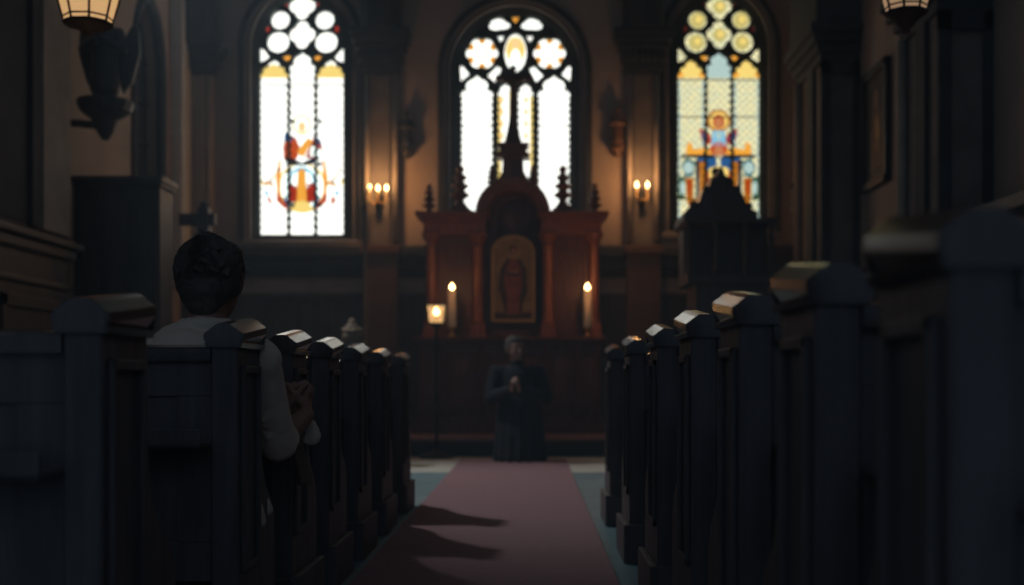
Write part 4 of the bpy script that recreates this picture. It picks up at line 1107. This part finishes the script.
# --- kneeling person in front of the altar
pk = empty('person', (-.12, 11.7, .012)); inv = Matrix.Translation(pk.location).inverted()
kx, ky = -.12, 11.7
hc = Vector((-.165, 11.60, 1.095))
body = MB(); P2, R2 = head(body, hc, 1.05, (.55, -1))
body.cap((-.15, 11.66, .92), (-.16, 11.63, 1.04), .056, .052)
body.cap((kx, ky, .50), (kx - .02, ky - .02, .82), .13, .14)
S1, E1, W1 = Vector((kx + .19, ky - .02, .86)), Vector((kx + .25, ky - .10, .62)), Vector((kx - .005, ky - .30, .70))
S2, E2, W2 = Vector((kx - .23, ky - .02, .86)), Vector((kx - .27, ky - .10, .62)), Vector((kx - .075, ky - .30, .70))
for a, b, c in ((S1, E1, W1), (S2, E2, W2)): body.cap(a, b, .05, .042); body.cap(b, c, .04, .028)
hand(body, W1, (-.1, -.35, .9), (-1, 0, -.1), (0, .9, .35), (1.15, 1.35, .8), sc=1.05); hand(body, W2, (.1, -.35, .9), (1, 0, -.1), (0, .9, .35), (.9, 1.25, .9), sc=1.05)
for s in (-1, 1):
    body.cap((kx + s * .09, ky, .50), (kx + s * .11, ky - .06, .08), .08, .06); body.cap((kx + s * .11, ky - .04, .07), (kx + s * .10, ky + .36, .07), .055, .04); body.cap((kx + s * .10, ky + .38, .08), (kx + s * .10, ky + .44, .05), .035, .03)
o = remesh(body, 'body', 'skin', None, .006, 3); o.parent = pk; o.matrix_parent_inverse = inv
h = MB(); h.ball(P2(0, -.024, .040), (.088, .100, .088), 18, R2); h.ball(P2(0, -.055, -.01), (.074, .060, .07), 14, R2); h.ball(P2(0, .030, .085), (.07, .06, .035), 14, R2)
for s in (-1, 1): h.ball(P2(s * .066, -.02, .01), (.024, .045, .045), 10, R2)
o = remesh(h, 'hair', 'hair_grey', None, .006, 1, .006, 40); o.parent = pk; o.matrix_parent_inverse = inv
for s in (-1, 1):
    e = MB(); e.tube([P2(s * .030 + a * .012, .0865 - abs(a) * .002, -.004 - .003 * (1 - a * a)) for a in (-1, -.5, 0, .5, 1)], [.0008, .0016, .002, .0016, .0008], 6); o = e.build('eyelashes', 'hair', None, True); o.parent = pk; o.matrix_parent_inverse = inv
c = MB()
c.cap((kx, ky, .48), (kx - .02, ky - .02, .80), .175, .165); c.cap((kx - .19, ky - .01, .855), (kx + .15, ky - .01, .855), .085, .085); c.ball((kx - .02, ky - .01, .88), (.15, .10, .075), 14)
for a, b, d_ in ((S1, E1, W1), (S2, E2, W2)): c.ball(a, .075); c.cap(a, b, .07, .075); c.cap(b, b.lerp(d_, .86), .072, .052)
c.lathe([(.255, 0.02), (.25, .12), (.24, .30), (.225, .48), (.20, .66)], (kx, ky + .03, 0), 28)
c.ball((kx, ky + .25, .11), (.22, .25, .085), 14)
for k in range(9):
    t = -math.pi + k * math.pi / 8; c.cap((kx + .245 * math.cos(t), ky + .03 + .245 * math.sin(t), .03), (kx + .21 * math.cos(t), ky + .02 + .21 * math.sin(t), .5), .026, .014)
c.tube([(-.15 + .06 * math.cos(t), 11.655 + .06 * math.sin(t), .965) for t in [k * math.pi / 8 for k in range(17)]], .016, 8)
o = remesh(c, 'coat', 'suit', None, .008, 4, .006, 9); o.parent = pk; o.matrix_parent_inverse = inv
for s in (-1, 1):
    q1 = MB(); q1.cap((kx + s * .10, ky + .46, .07), (kx + s * .10, ky + .56, .05), .042, .035); q1 = remesh(q1, 'shoe', 'shoe', None, .008, 2); q1.parent = pk; q1.matrix_parent_inverse = inv
pk.location.z += .008
tag(pk, 'person in a long dark coat kneeling before the altar with hands clasped', 'person')

# ------------------------------------------------------------------ daylight falling into the aisle from a high side window
l = bpy.data.lights.new('side_window_daylight', 'SPOT'); l.energy = 900; l.color = (.93, .96, 1.0); l.shadow_soft_size = .22
l.spot_size = math.radians(56); l.spot_blend = .9
o = bpy.data.objects.new('side_window_daylight', l); COL.objects.link(o)
o.location = (-4.1, 11.2, 6.0); tgt = Vector((0, 8.8, 0)); o.rotation_euler = (tgt - o.location).to_track_quat('-Z', 'Y').to_euler()
# dim fill lights added high along both sides to lift the dark areas
for sx, xx in ((1, XL + .1), (-1, XR - .1)):
    l = bpy.data.lights.new('high_side_fill', 'AREA'); l.shape = 'RECTANGLE'; l.size = 15; l.size_y = 1.1; l.energy = 22; l.color = (.62, .78, 1.0)
    o = bpy.data.objects.new('high_side_fill', l); COL.objects.link(o); o.location = (xx, 6.5, 7.2)
    o.rotation_euler = (Vector((sx, 0, -.7))).to_track_quat('-Z', 'Y').to_euler(); 
# thin scattering volume added to lift the black tones of the nave
hz = MB(); hz.box((XL - .5, YB - .5, -.3), (XR + .5, D + .8, HT + .4))
hm = bpy.data.materials.new('haze'); hm.use_nodes = True; nt = hm.node_tree; nt.nodes.clear()
out = nt.nodes.new('ShaderNodeOutputMaterial'); vsn = nt.nodes.new('ShaderNodeVolumeScatter'); vsn.inputs['Density'].default_value = .0095; vsn.inputs['Color'].default_value = (.62, .84, 1, 1)
nt.links.new(vsn.outputs[0], out.inputs['Volume']); MATS['haze'] = hm
o = hz.build('haze', 'haze'); tag(o, 'added faint haze veil lifting the dark tones of the nave', 'haze', kind='stuff')
